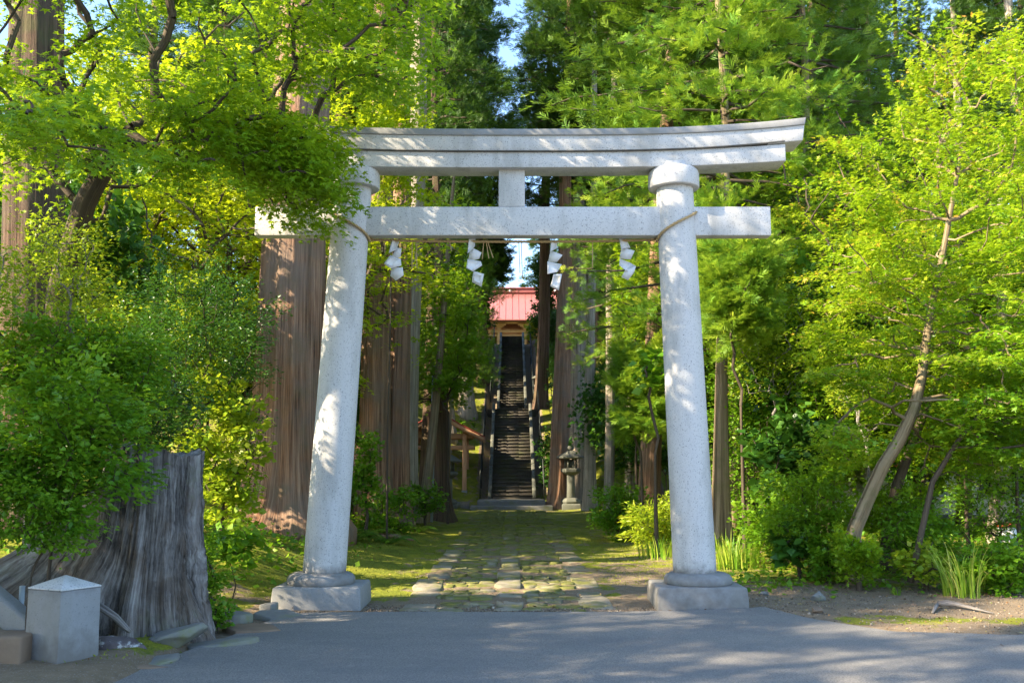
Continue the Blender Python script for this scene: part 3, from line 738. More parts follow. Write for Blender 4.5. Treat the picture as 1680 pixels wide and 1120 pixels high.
for sy in (-1, 1):
    for z0, z1, ex_ in ((2.28, 2.44, .35), (2.72, 2.92, .3)):
        g = Geo(); g.box(hx - 1.02 - ex_, hx + 1.02 + ex_, hd + sy * .95 - .05, hd + sy * .95 + .05, z0, z1); local(g.build('tie_beam', MT['wood'], hut, False, .008), hut)
    g = Geo(); g.box(hx - .07, hx + .07, hd + sy * .95 - .06, hd + sy * .95 + .06, 2.92, 3.55); local(g.build('king_post', MT['wood'], hut), hut)
for sx in (-1, 1):
    g = Geo(); g.box(hx + sx * 1.02 - .06, hx + sx * 1.02 + .06, hd - 1.3, hd + 1.3, 2.93, 3.07); local(g.build('side_beam', MT['wood'], hut), hut)
    n_ = 8; xa = np.linspace(0, 1.78, n_); za = 3.80 - .62 * xa + .04 * xa ** 2
    up_ = np.stack([hx + sx * xa, np.zeros(n_), za], 1)
    sec = np.concatenate([up_, up_[::-1] - [0, 0, .045]])
    g = Geo(); g.loft([sec + [0, hd - 1.62, 0], sec + [0, hd + 1.6, 0]]); local(g.build('roof_slope', MT['hutroof'], hut), hut)
    for yy in (hd - 1.585, hd + 1.5):
        sec2 = np.concatenate([up_ - [0, 0, .05], up_[::-1] - [0, 0, .23]])
        g = Geo(); g.loft([sec2 + [0, yy, 0], sec2 + [0, yy + .07, 0]]); local(g.build('barge_board', MT['wood'], hut), hut)
    for i in range(6):
        yy = hd - 1.2 + i * .48; sec3 = np.concatenate([up_ - [0, 0, .052], up_[::-1] - [0, 0, .13]])
        g = Geo(); g.loft([sec3 + [0, yy, 0], sec3 + [0, yy + .06, 0]]); local(g.build('rafter', MT['wood'], hut), hut)
bas = empty('stone_basin', (hx - .1, hd, .28), 'dark stone water basin standing under the washing hut roof', 'water basin')
g = Geo(); g.box(-.62, .62, -.35, .35, 0, .55); g.build('basin_body', MT['granite_moss'], bas, False, .03)
g = Geo()
for a_ in ((-.7, .7, -.42, -.28), (-.7, .7, .28, .42), (-.7, -.55, -.28, .28), (.55, .7, -.28, .28)): g.box(*a_, .552, .68)
g.build('basin_rim', MT['granite_moss'], bas, False, .02)

# ---------------------------------------------------------------- stone lanterns
def lantern(x, y_, s, label, z=None, mat='granite_moss'):
    z = z_of(x, y_) if z is None else z
    e = empty('stone_lantern', (x, y_, z), label, 'stone lantern', 'stone lanterns beside the stairway')
    def sq(r, z_, k=6, rot=0):
        th = np.linspace(0, 2 * PI, k, endpoint=False) + rot; return np.stack([r * np.cos(th), r * np.sin(th), np.full(k, z_)], 1) * s
    def b_(name, rings, bev=.012): g = Geo(); g.loft(rings, stain=.3); g.build(name, MT[mat], e, False, bev)
    b_('base', [sq(.46, -.2, 4, PI / 4), sq(.46, .16, 4, PI / 4), sq(.40, .2, 4, PI / 4)]); b_('foot', [sq(.33, .2), sq(.36, .27), sq(.30, .36), sq(.2, .4)])
    b_('shaft', [sq(.16, .4, 12), sq(.145, .8, 12), sq(.15, 1.18, 12)]); b_('platform', [sq(.17, 1.18), sq(.36, 1.3), sq(.36, 1.4), sq(.24, 1.43)])
    g = Geo()
    for i in range(6):
        th = i * PI / 3; c_, s_ = math.cos(th), math.sin(th); px, py = .19 * c_ * s, .19 * s_ * s; w = .035 * s
        g.box(px - w, px + w, py - w, py + w, 1.432 * s, 1.75 * s)
    g.build('light_box', MT[mat], e)
    b_('light_chamber', [sq(.13, 1.432), sq(.13, 1.74)], 0)
    b_('roof', [sq(.30, 1.752), sq(.50, 1.78), sq(.50, 1.83), sq(.30, 1.95), sq(.12, 2.05)]); b_('finial', [sq(.07, 2.05, 10), sq(.12, 2.1, 10), sq(.125, 2.17, 10), sq(.08, 2.25, 10), sq(.015, 2.33, 10)], 0)
lantern(at(937, 800, 37.5)[0], 26.1, 1.06, 'mossy stone lantern before the paired cedar trunks, facing the path end', .02)
lantern(at(735, 800, 37)[0], 25.6, .98, 'dark stone lantern half hidden by the trunk beside the washing hut', .02)
lantern(at(886, 640, 50)[0], 38.6, .85, 'small stone lantern up the slope beside the stair landing')
g = Geo(); p0 = at(707, 832, 27.5); p1 = at(712, 640, 27.5); z_ = z_of(p0[0], p0[1]); g.tube(np.array([[p0[0], p0[1], z_ - .2], [(p0[0] + p1[0]) / 2, p0[1], (z_ + p1[2]) / 2], [p1[0], p1[1], p1[2] + .4]]), .06, 12)
props(g.build('metal_pole', MT['metal'], None, True), 'thin blue grey metal pole leaning against the dark cedar trunk', 'pole')

# ---------------------------------------------------------------- white house behind the maples
hs = empty('white_house', (11, 13, .3), 'white house with dark windows glimpsed through the maple leaves', 'house')
g = Geo(); g.box(8.3, 17, 11.2, 18, -.2, 3.6); local(g.build('wall', MT['white_wall'], hs), hs)
for x0, x1, z0, z1 in ((9.0, 9.8, .9, 2.0), (10.6, 11.9, .9, 2.3), (12.8, 14.2, .9, 2.3), (15, 16.2, .9, 2.3)):
    g = Geo(); g.box(x0, x1, 11.15, 11.198, z0, z1); w_ = local(g.build('window', MT['metal'], hs), hs)
    g = Geo(); g.box(x0 + .06, (x0 + x1) / 2 - .03, 11.13, 11.148, z0 + .06, z1 - .06); g.box((x0 + x1) / 2 + .03, x1 - .06, 11.13, 11.148, z0 + .06, z1 - .06); g.build('pane', MT['dark'], w_)
g = Geo(); g.box(8.28, 17.02, 11.17, 11.198, -.2, .5); local(g.build('plinth', MT['slab'], hs), hs)
for sg in (-1, 1):
    yc = 14.6; sec = np.array([[7.6, yc + sg * 4.1, 3.45], [17.6, yc + sg * 4.1, 3.45], [17.6, yc, 5.1], [7.6, yc, 5.1]])
    g = Geo(); g.loft([sec, sec + [0, 0, .12]]); local(g.build('roof', MT['hutroof'], hs), hs)
g = Geo(); g.box(8.4, 8.75, 11.0, 11.12, 1.55, 1.7); props(g.build('red_sign_board', MT['orange'], None), 'small red board fixed on the white house wall', 'board')
pz = z_of(at(1652, 880, 16.5)[0], 4.9); g = Geo(); g.lathe([(.12, 0), (.15, .05), (.15, .34), (.13, .36)], k=20); bx = at(1652, 880, 16.5)[0]
bk_e = empty('plastic_drum', (bx, 4.9, pz), 'small white drum with an orange red rim beyond the tall grass', 'drum')
g.build('drum_body', MT['white_wall'], bk_e, True); g = Geo(); g.lathe([(.165, .34), (.165, .40), (.10, .41)], k=20); g.build('rim', MT['orange'], bk_e)

# ---------------------------------------------------------------- foreground left: stump, post, rocks
sp = at(238, 1000, 9.2); sx_, sy_ = sp[0], -2.35
stp = empty('tree_stump', (sx_, sy_, 0), 'huge weathered grey cedar stump with flaring roots beside the road', 'tree stump')
k = 220; nz = 54; th = np.linspace(0, 2 * PI, k, endpoint=False); zt = 1.72
def lobe(a, w): 
    d = (th - a + PI) % (2 * PI) - PI; return np.exp(-(d / w) ** 2)
rt = (.40 + .03 * np.sin(2 * th + .5) + .02 * np.sin(5 * th))
topz = zt - .04 * np.cos(th) + .03 * np.sin(3 * th) + .010 * np.sin(11 * th) + .006 * np.sin(23 * th)
rings = []; bk = []
for i in range(nz):
    t = i / (nz - 1); z = -.12 + (topz + .12) * t; u = 1 - t
    r = rt + .20 * u ** 2.2 + 3.2 * lobe(PI * 1.0, .40) * np.clip(u - .08, 0, 1) ** 1.7 + .9 * lobe(PI * 1.28, .20) * u ** 3.4 + .25 * lobe(-.9, .2) * u ** 5 + .36 * lobe(-.28, .15) * u ** 6 + .5 * lobe(-1.5, .17) * u ** 5 + .5 * lobe(1.3, .4) * u ** 3 + .28 * lobe(-2.05, .16) * u ** 4
    ph = 2.2 * np.sin(2 * th + .6) + 1.1 * np.sin(5 * th + 2 * t); fl = (.007 * np.sin(19 * th + ph) + .006 * np.sin(37 * th + 2 * ph + 3 * t) + .004 * np.sin(61 * th - ph + 5 * t) + .028 * np.sin(7 * th + ph * .5)) * (.55 + .45 * np.sin(4 * th + 3 * t))
    fl = fl + .010 * np.sin(3 * th + 9 * t) * np.sin(11 * t + th * 2) + .004 * np.random.default_rng(i).normal(size=k)
    r = r + fl * (1 + 1.2 * u)
    dx = -.05 * u; sway = np.array([.0, 0])
    rings.append(np.stack([dx + r * np.cos(th), r * np.sin(th) * .85, z], 1)); bk.append(np.stack([np.cos(th) * 1.2 + .05 * np.sin(4 * z), np.sin(th) * 1.2, z + .5 * r], 1))
top = rings[-1]
g = Geo(); g.loft(rings, cap=False, bk=np.concatenate(bk)); g.build('stump_wood', MT['stumpw'], stp, True)
g = Geo(); rr = []
for f_, dz in ((.995, -.005), (.9, -.03), (.7, -.05), (.4, -.06), (.05, -.07)):
    q = top.copy(); q[:, :2] = top[:, :2] * f_; q[:, 2] = top[:, 2] * (f_ ** .5) + (1 - f_ ** .5) * zt + dz + .008 * np.sin(th * 19 + f_ * 9); rr.append(q)
g.loft(rr, cap=False, bk=np.concatenate([q * 2 for q in rr])); g.build('cut_top', MT['root'], stp, True)

bp = at(100, 1085, 7.95); e = empty('stone_post', (bp[0], bp[1], 0.02), 'square granite post with a low pyramid top beside the stump', 'stone post', rz=math.radians(-27))
S = .185; q4 = lambda s_, z: np.array([[-s_, -s_, z], [s_, -s_, z], [s_, s_, z], [-s_, s_, z]], float)
g = Geo(); g.loft([q4(S * 1.03, -.2), q4(S * 1.025, .12), q4(S * 1.01, .3), q4(S, .54), q4(S, .60)], stain=np.repeat([1.0, .7, .45, .35, .6], 4)); g.build('shaft', MT['granite_old'], e, False, .006)
g = Geo(); g.loft([q4(S * 1.01, .603), q4(S * 1.01, .615), q4(.004, .70)], stain=0.0); g.build('pyramid_cap', MT['granite'], e, False, .004)
a_, b_ = at(0, 985, 8.35), at(60, 1035, 8.1)
g = Geo(); d_ = (b_ - a_); d_ = d_ / np.linalg.norm(d_); P0 = a_ - d_ * 1.2; P1 = b_ + d_ * .05
sec = np.array([[0, -.11, -.14], [0, .11, -.14], [0, .11, .06], [0, .07, .085], [0, -.07, .085], [0, -.11, .06]]); g.loft([sec + P0, sec + P1], stain=.25)
props(g.build('granite_coping', MT['granite_old'], None, False, .01), 'sloping granite coping that runs down into the pyramid-topped post', 'coping')
g = Geo(); c0 = at(12, 1060, 7.75); g.box(c0[0] - .5, c0[0] + .15, c0[1] - .1, c0[1] + .22, -.05, .30); props(g.build('stone_block', MT['brown_rock'], None, False, .02), 'low brown stone block at the foot of the sloping coping', 'stone block')
g = Geo(); c0 = at(36, 975, 8.4); g.tube(np.array([[c0[0], c0[1], .1], [c0[0], c0[1], .35], [c0[0], c0[1], .585]]), .022, 12); props(g.build('metal_peg', MT['metal'], None, True), 'short upright metal peg behind the sloping coping', 'peg')
P = np.array([at(150, 985, 8.4), at(172, 1000, 8.4), at(190, 1012, 8.45), at(205, 1028, 8.5), at(214, 1036, 8.5)]); g = Geo(); g.tube(P, [.03, .032, .03, .026, .015], 10)
props(g.build('curved_root', MT['root'], None, True), 'grey curved root arching over moss behind the stone post', 'root')

def rock(name, label, c, dims, seed, mat, cat='rock', rz=0, tilt=(0, 0), rough=.16):
    bm = bmesh.new(); bmesh.ops.create_icosphere(bm, subdivisions=4, radius=1); rg = np.random.default_rng(seed)
    co = np.array([v.co[:] for v in bm.verts]); 
    for pl_ in range(13):      # flat breaks
        n_ = rg.normal(size=3); n_ /= np.linalg.norm(n_); d_ = rg.uniform(.45, .78); pr_ = co @ n_; co = co - np.outer(np.maximum(0, pr_ - d_), n_)
    co += (rough * .2) * np.sin(co[:, [1, 2, 0]] * 3.1 + seed) + rough * .12 * np.sin(co[:, [2, 0, 1]] * 9.3 + seed) + rg.normal(size=co.shape) * .008
    for v, p in zip(bm.verts, co): v.co = Vector(p * np.array(dims))
    me = bpy.data.meshes.new(name); bm.to_mesh(me); bm.free()
    for p in me.polygons: p.use_smooth = True
    o = link(name, me, MT[mat]); o.location = [float(x) for x in c]; o.rotation_euler = (tilt[0], tilt[1], rz); return props(o, label, cat)
c0 = at(200, 1065, 8.35); rock('lichen_rock', 'dark rock spotted with white lichen between post and grey slab', (c0[0], c0[1], .09), (.27, .16, .14), 3, 'lichen')
c0 = at(290, 1050, 8.75); rock('slab_rock', 'leaning grey slab rock at the stump root beside the road', (c0[0], c0[1], .10), (.27, .16, .15), 8, 'slab', rz=.5, tilt=(0, -.25))
def slab(name, label, c, w, l, h, mat, rz, seed, cat='stone'):
    rg = np.random.default_rng(seed); k = 7; th = np.sort(np.linspace(0, 2 * PI, k, endpoint=False) + rg.uniform(-.25, .25, k)); r = rg.uniform(.82, 1.12, k)
    X, Yv = np.sign(np.cos(th)) * np.abs(np.cos(th)) ** .6 * r * w, np.sign(np.sin(th)) * np.abs(np.sin(th)) ** .6 * r * l; sl_ = rg.normal(size=2) * .05
    g = Geo(); g.loft([np.stack([X * f_, Yv * f_, dz + X * sl_[0] + Yv * sl_[1]], 1) for f_, dz in ((1.02, -.1), (1.0, h * .75), (.93, h), (.5, h + .004))], stain=.2)
    o = g.build(name, MT[mat], None, False, .008); o.location = [float(x) for x in c]; o.rotation_euler[2] = rz; return props(o, label, cat)
flat_px = [(215, 1086, 8.0, .34, .14, 'flat worn stone at the road edge below the lichen rock'), (262, 1084, 8.15, .16, .10, 'small pale flat stone between the road and the grey slab rock'), (360, 1052, 8.95, .30, .13, 'flat grey gutter stone just past the stump root'),
           (415, 1028, 9.75, .26, .2, 'broad flat gutter slab before the mossy mound'), (462, 1008, 10.6, .24, .16, 'flat gutter slab nearest the torii base block'), (388, 1012, 10.3, .12, .10, 'small dark stone sunk in moss beside the gutter slabs'),
           (372, 1000, 10.9, .10, .07, 'small pale pebble stone under the leafy mound edge'), (440, 1000, 11.0, .09, .06, 'round pebble stone close to the torii base corner'), (120, 1108, 7.3, .45, .13, 'long flat kerb stone in front of the pyramid-topped post')]
for i, (px, py, d, w, h, lab) in enumerate(flat_px):
    c0 = at(px, py, d); slab('edge_stone', lab, (c0[0], c0[1], .02), w * 1.05, h * 1.5, .028 if w > .15 else .08, 'slab' if i % 3 else 'brown_rock', .2 * i, 20 + i)
for i, (px, py, d, w, h, mat, lab) in enumerate([(1342, 966, 12.2, .13, .10, 'slab', 'grey broken stone lying on the bare soil near the ground plants'), (1340, 994, 11.0, .10, .05, 'brown_rock', 'dark brown flat stone on soil between the torii base and dead stick'),
        (1500, 985, 11.6, .05, .03, 'brown_rock', 'small brown pebble beyond the dead stick'), (1255, 960, 12.6, .07, .04, 'slab', 'small pebble close behind the stained torii base block'), (975, 838, 33, .16, .1, 'brown_rock', 'little brown rock on the moss past the bushes')]):
    c0 = at(px, py, d); rock('ground_stone', lab, (c0[0], c0[1], z_of(c0[0], c0[1]) + h * .35), (w, w * .7, h), 40 + i, mat, 'stone', rz=i)
rg = np.random.default_rng(4)
s0 = at(1538, 993, 11.3); s1 = at(1568, 992, 11.25); s2 = at(1630, 1006, 10.9); zz = z_of(s1[0], s1[1])
stk = empty('dead_branch', (s1[0], s1[1], zz), 'bleached dead branch lying on the bare soil beside the road', 'branch')
def lp(p, dz): return [p[0] - s1[0], p[1] - s1[1], z_of(p[0], p[1]) - zz + dz]
g = Geo(); g.tube(np.array([lp(s0, .05), lp((s0 + s1) / 2, .06), lp(s1, .05), lp((s1 + s2) / 2, .035), lp(s2, .015)]), [.028, .034, .026, .016, .006], 9, amp=.06); g.build('main_stick', MT['root'], stk, True)
q0 = at(1530, 1002, 10.95); g = Geo(); g.tube(np.array([lp(q0, .01), lp((q0 + s0) / 2, .03), lp(s0, .045)]), [.012, .02, .02], 7); g.build('side_stick', MT['root'], stk, True)
for i, (px, py, d, a_, lab) in enumerate([(640, 868, 20.5, .3, 'fallen bark lying on moss below the ferns'), (450, 878, 18.5, .5, 'surface root crossing the moss at the foot of the thick cedar')]):
    c0 = at(px, py, d); z0 = z_of(c0[0], c0[1]); g = Geo(); P = np.array([[c0[0] - .5, c0[1] + .1, z0], [c0[0] - .2, c0[1], z0 + .07], [c0[0] + .15, c0[1] - .05, z0 + .06], [c0[0] + .5, c0[1] - .2, z0]]); g.tube(P, [.03, .06, .05, .02], 10, amp=.05)
    props(g.build('surface_root', MT['bark_red'], None, True), lab, 'root')

# ---------------------------------------------------------------- old cedar trunks
def crown_mesh(gl, gc, mat):
    n1 = sum(len(x) for x in gl.f[4]); g = Geo(); g.n = gl.n + gc.n; g.v = gl.v + gc.v
    g.f = {4: gl.f[4] + [x + gl.n for x in gc.f[4]]}; g.a = {'bk': gl.a['bk'], 'tone': [(a + gl.n, x) for a, x in gc.a['tone']]}
    me = g.mesh('crown'); me.materials.append(MT['bark_twig']); me.materials.append(MT[mat])
    mi = np.ones(len(me.polygons), np.int32); mi[:n1] = 0; me.polygons.foreach_set('material_index', mi); return me
def sugi_limbs(rng, z0, z1, R, n, prof=None, droop=.22):
    segP = []; cl = []; dirs = []
    for i in range(n):
        t = (i + rng.random()) / n; z = z0 + (z1 - z0) * t
        Lr = R * (prof(t) if prof else (1 - t) ** .75 * (.55 + .45 * min(1, t * 6))) * rng.uniform(.65, 1.1) + .25
        a = rng.random() * 2 * PI; d = np.array([math.cos(a), math.sin(a), 0]); pts = []
        for s_ in np.linspace(0, 1, 6): pts.append(d * Lr * s_ + [0, 0, z + Lr * (.12 * s_ - droop * s_ ** 1.3 + .25 * droop * s_ ** 4)] + rng.normal(size=3) * .04 * Lr * s_)
        segP.append(np.array(pts))
        m_ = max(3, int(Lr * 3.2))
        for _ in range(m_):
            s_ = rng.uniform(.3, 1.02); p = d * Lr * s_ + [0, 0, z + Lr * (.12 * s_ - droop * s_ ** 1.3)]
            sd = np.array([-d[1], d[0], 0]) * rng.uniform(-1, 1) * .33 * Lr * (1.1 - .5 * s_)
            cl.append(p + sd + [0, 0, rng.normal() * .08]); dirs.append(d + sd * .8 / Lr)
    return segP, np.array(cl), np.array(dirs)
def cedar_crown(rng, z0, z1, R, n, per, size, tpl='cedar', prof=None, rad=.34, droop=.22, hang=.1, updir=.25):
    S_, cl, dirs = sugi_limbs(rng, z0, z1, R, n, prof, droop)
    gl = Geo(); A = np.concatenate([p[:-1] for p in S_]); B = np.concatenate([p[1:] for p in S_])
    k_ = np.tile(np.linspace(1, .25, 6), len(S_)).reshape(len(S_), 6); Lr = np.array([np.linalg.norm(p[-1] - p[0]) for p in S_])[:, None]
    rr = k_ * (.012 + .014 * Lr); segs_geo(gl, A, B, rr[:, :-1].ravel(), rr[:, 1:].ravel(), 5)
    idx = np.repeat(np.arange(len(cl)), per); N = len(idx)
    P = cl[idx] + rng.normal(size=(N, 3)) * rad * [1, 1, .55]
    D = dirs[idx] + rng.normal(size=(N, 3)) * .45; D[:, 2] += updir - hang * rng.random(N) * 3
    Nn = rng.normal(size=(N, 3)) * .5 + [0, 0, 1]
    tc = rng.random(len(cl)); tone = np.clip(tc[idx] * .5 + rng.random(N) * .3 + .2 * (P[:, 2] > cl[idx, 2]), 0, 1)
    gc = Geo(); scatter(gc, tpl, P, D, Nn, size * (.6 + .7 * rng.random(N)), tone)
    return gl, gc
rng = np.random.default_rng(21)
CR = []
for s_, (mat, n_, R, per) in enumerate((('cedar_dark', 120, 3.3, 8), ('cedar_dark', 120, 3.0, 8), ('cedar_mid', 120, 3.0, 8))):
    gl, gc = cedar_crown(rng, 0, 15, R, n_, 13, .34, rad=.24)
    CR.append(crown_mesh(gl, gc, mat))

def cedar(label, base, top, r, mat, crown=None, cz=9, cs=1.0, height=24, flare=1.45, seed=0, group='cedar trunks along the shrine path', name='cedar_tree', amp=.03, csz=None):
    """base, top: world points that fix the lean of the trunk"""
    bx, by = base[0], base[1]; bz = z_of(bx, by)
    e = empty(name, (bx, by, bz), label, 'tree', group)
    sl = (np.array(top) - np.array([bx, by, base[2]])) / (top[2] - base[2])
    rg_ = np.random.default_rng(seed); zs = np.concatenate([[-.4, 0, .25, .6, 1.1, 1.8], np.linspace(2.8, height, 16)])
    P = np.array([[sl[0] * z + .04 * math.sin(z * .5 + seed), sl[1] * z, z] for z in zs]); P[:, 0] -= P[1, 0] * 0
    R_ = r * (1 - .75 * np.clip(zs / height, 0, 1)) * (1 + (flare - 1) * np.exp(-np.clip(zs, 0, None) / .55))
    g = Geo(); g.tube(P, R_, 72 if r > .3 else 32, amp=amp, ph=seed * 1.7, bscale=1.0 if r > .3 else 1.5); g.build('trunk', MT[mat], e, True)
    if crown is not None:
        for nm, me in (('crown', CR[crown]),):
            o = bpy.data.objects.new(nm, me); COL.objects.link(o); o.parent = e; o.location = (sl[0] * cz, sl[1] * cz, cz); o.rotation_euler[2] = seed * 1.1; o.scale = (cs, cs, csz or cs)
    return e
def trunk_px(label, x0, y0, x1, y1, d, wpx, mat, **kw):
    a_, b_ = at(x0, y0, d), at(x1, y1, d); a_[2] = z_of(a_[0], a_[1]); return cedar(label, a_, b_, wpx / 2 * d / F, mat, **kw)
trunk_px('massive cedar trunk rising behind the maple beside the road', 52, 700, 64, 30, 13.8, 108, 'bark_brown_shade', crown=None, seed=1, flare=1.2)
trunk_px('broad red brown cedar trunk just behind the leafy pillar', 466, 878, 484, 430, 18, 122, 'bark_red', crown=None, seed=2, flare=1.75, amp=.045)
trunk_px('furrowed cedar trunk of the close pair, sunlit edge, beside the ferns', 616, 835, 622, 450, 24, 52, 'bark_red', crown=0, cz=13, cs=.7, csz=.8, seed=3, amp=.04)
trunk_px('reddish cedar trunk of the close pair, on its stairway side', 655, 835, 657, 450, 24.8, 40, 'bark_red', crown=None, seed=4, amp=.04)
trunk_px('dark slender trunk standing against the washing hut eave', 727, 850, 722, 560, 29, 24, 'bark_dark', crown=1, cz=9, cs=.62, csz=.9, height=20, seed=5, flare=2.2)
trunk_px('crooked thin grey trunk leaning beside the metal pole', 694, 832, 716, 620, 27, 17, 'bark_maple', crown=None, height=10, seed=6)
trunk_px('pale grey cedar trunk seen above the washing hut roof', 765, 790, 762, 600, 47, 24, 'bark_grey', crown=0, cz=10, seed=7)
trunk_px('second grey cedar trunk above the hut roof, closer to the pair', 735, 790, 733, 600, 44, 20, 'bark_grey', crown=2, cz=10, seed=8)
trunk_px('dark cedar trunk on the slope along the hut side of the stairs', 794, 700, 790, 460, 54, 18, 'bark_dark', crown=1, cz=9, cs=.75, csz=1, seed=9)
trunk_px('stout reddish trunk nearest the mossy stone lantern', 918, 812, 925, 480, 38.2, 33, 'bark_red', crown=1, cz=13, seed=10, cs=.8, csz=1)
trunk_px('pale cedar trunk touching the stout reddish trunk by the lantern', 948, 812, 951, 400, 39.5, 31, 'bark_grey', crown=0, cz=14, seed=11)
trunk_px('dark lit-edged trunk on the slope between stairway and lantern', 888, 700, 891, 540, 49, 22, 'bark_dark', crown=1, cz=9, cs=.8, csz=1, seed=12)
trunk_px('slim pale straight trunk with tufts rising past the crossbeams', 996, 830, 1008, 60, 28, 17, 'bark_grey', crown=2, cz=13, seed=13, flare=1.2, amp=.015, cs=.7, csz=.8)
trunk_px('short reddish trunk under the lime sprays near the standing pillar', 1058, 838, 1078, 500, 23, 36, 'bark_red', crown=2, cz=9, seed=14, height=20)
trunk_px('grey trunk close behind the pillar with a stained base', 1180, 880, 1186, 640, 18.5, 30, 'bark_maple', crown=None, seed=15, height=6.8)
trunk_px('slender pale trunk in the row between the lantern and the pillar', 1030, 822, 1034, 400, 31, 15, 'bark_grey', crown=None, seed=26, height=22, amp=.015)
trunk_px('leaning pale grey trunk just past the lantern toward the pale straight one', 966, 815, 972, 400, 36, 20, 'bark_grey', crown=None, seed=27, height=22, amp=.015)
trunk_px('pale grey trunk rising above the top beam right over the twin cedars'.replace('right over', 'over'), 662, 820, 688, 60, 26.5, 44, 'bark_grey', crown=None, seed=28, height=24)
trunk_px('thin reddish trunk half hidden by the pale paired trunk', 970, 800, 976, 500, 41, 11, 'bark_red', crown=1, cz=11, seed=16)
trunk_px('thick grey trunk emerging over the top beam beside maple leaves', 645, 800, 690, 60, 30, 42, 'bark_grey', crown=None, seed=17, height=26)
trunk_px('dark trunk close against the thick grey one above the beam', 700, 800, 722, 60, 33, 26, 'bark_dark', crown=1, cz=12, seed=18, height=26)
trunk_px('sunlit grey trunk standing by the white house', 1637, 850, 1640, 640, 17, 32, 'bark_grey', crown=None, seed=19, height=6, group='trees beside the house', amp=.02)

# forest behind: copies of a bare-trunked cedar
def forest_proto(idx, lab):
    e = cedar(lab, np.array([60., 40, z_of(60, 40)]), np.array([60., 40, z_of(60, 40) + 10]), .38, ('bark_dark', 'bark_grey', 'bark_red')[idx], crown=idx, cz=9, seed=30 + idx, group='tall cedars of the forest behind the gate', name='forest_cedar'); return e
FP = [forest_proto(i, 'tall straight cedar among the forest behind the gate') for i in range(3)]
rg = np.random.default_rng(12)
spots = []
for (x0, x1, y0, y1, n_) in ((-9, -4.2, 17, 50, 11), (-24, -9, 28, 50, 8), (4.6, 9.5, 24, 52, 13), (9.5, 28, 26, 62, 24), (-24, -6.5, 68, 84, 10), (7, 24, 56, 80, 9), (-7, -3, 76, 90, 2), (3, 8, 76, 90, 3)):
    k_ = 0; tries = 0
    while k_ < n_ and tries < 500:
        tries += 1
        x, y_ = rg.uniform(x0, x1), rg.uniform(y0, y1)
        if x < -3 and abs(y_ - (61 + .404 * x)) < 4.5: continue
        if all((x - a_) ** 2 + (y_ - b_) ** 2 > 4.5 for a_, b_ in spots): spots.append((x, y_)); k_ += 1
for i, (x, y_) in enumerate(spots):
    if i < 3: r = FP[i]; r.location = (x, y_, z_of(x, y_) - .1)
    else: copy_tree(FP[i % 3], (x, y_, z_of(x, y_) - .1), rg.uniform(0, 6.28), rg.uniform(.8, 1.15))

# ---------------------------------------------------------------- young cedars with foliage to the ground
rng = np.random.default_rng(33); YC = []
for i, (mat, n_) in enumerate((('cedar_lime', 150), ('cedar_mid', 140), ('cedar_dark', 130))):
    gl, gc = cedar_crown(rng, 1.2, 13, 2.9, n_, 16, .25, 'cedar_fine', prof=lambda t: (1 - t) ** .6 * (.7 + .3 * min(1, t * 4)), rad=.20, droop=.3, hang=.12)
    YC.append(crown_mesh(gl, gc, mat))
def young(label, x, y_, i, s=1.0, sz=None, rz=0, dz=0, group='young cedars with foliage to the ground', tr='bark_maple'):
    z = z_of(x, y_); e = empty('young_cedar', (x, y_, z), label, 'tree', group); e.scale = (s, s, sz or s); e.rotation_euler[2] = rz
    g = Geo(); zs = np.linspace(-.3, 13.3 + dz, 16); g.tube(np.stack([.05 * np.sin(zs), .05 * np.cos(zs), zs], 1), .15 * (1 - zs / 14.5 * .8), 18, amp=.02, ph=i); g.build('trunk', MT[tr], e, True)
    for nm, me in (('crown', YC[i]),):
        o = bpy.data.objects.new(nm, me); COL.objects.link(o); o.parent = e; o.location = (0, 0, dz)
    return e
for lab, px, d, i, s, sz, rz, dz in [
    ('lime green young cedar towering over the end of the top beam', 1200, 20.5, 0, 1.05, 1.05, .3, 2.2), ('feathery mid green cedar between the lime cedar and the maple', 1340, 23, 1, 1.2, 1.15, 1.4, 1.4),
    ('lime tufted cedar showing above the standing pillar cap', 1075, 27, 0, .95, 1.15, 2.2, 2.5), ('dark cedar standing highest behind the maple tips near open sky', 1455, 30, 2, 1.1, 1.1, .9, 1.5),
    ('young cedar with bright sprays between the pale trunks and pillar', 1065, 31, 0, .55, .85, 4.0, .3), ('bushy light cedar filling the gap behind the paired trunks', 712, 30.5, 1, .55, .75, 5.0, 3.4),
    ('mid green cedar seen over the beam beside the thick grey trunk', 735, 36, 1, .8, 1.2, 2.0, 3.0), ('mid green cedar filling the gap past the strut between the beams', 1000, 46, 1, .85, 1.1, .4, 6.0),
    ('low young cedar behind the pillar with the stained base', 1250, 25, 1, .9, .75, 3.0, 0.0), ('shadowy young cedar on the slope beside the upper stairs', 968, 56, 2, .7, .8, 1.0, 0),
    ('shadowy young cedar on the slope above the hut', 690, 55, 2, .75, .8, 2.6, 0), ('shaded cedar behind the sunlit maples near the massive trunk', 220, 27, 2, 1.2, 1.1, 5.2, 0)]:
    young(lab, at(px, 700, d)[0], d - 11.6, i, s, sz, rz, dz)

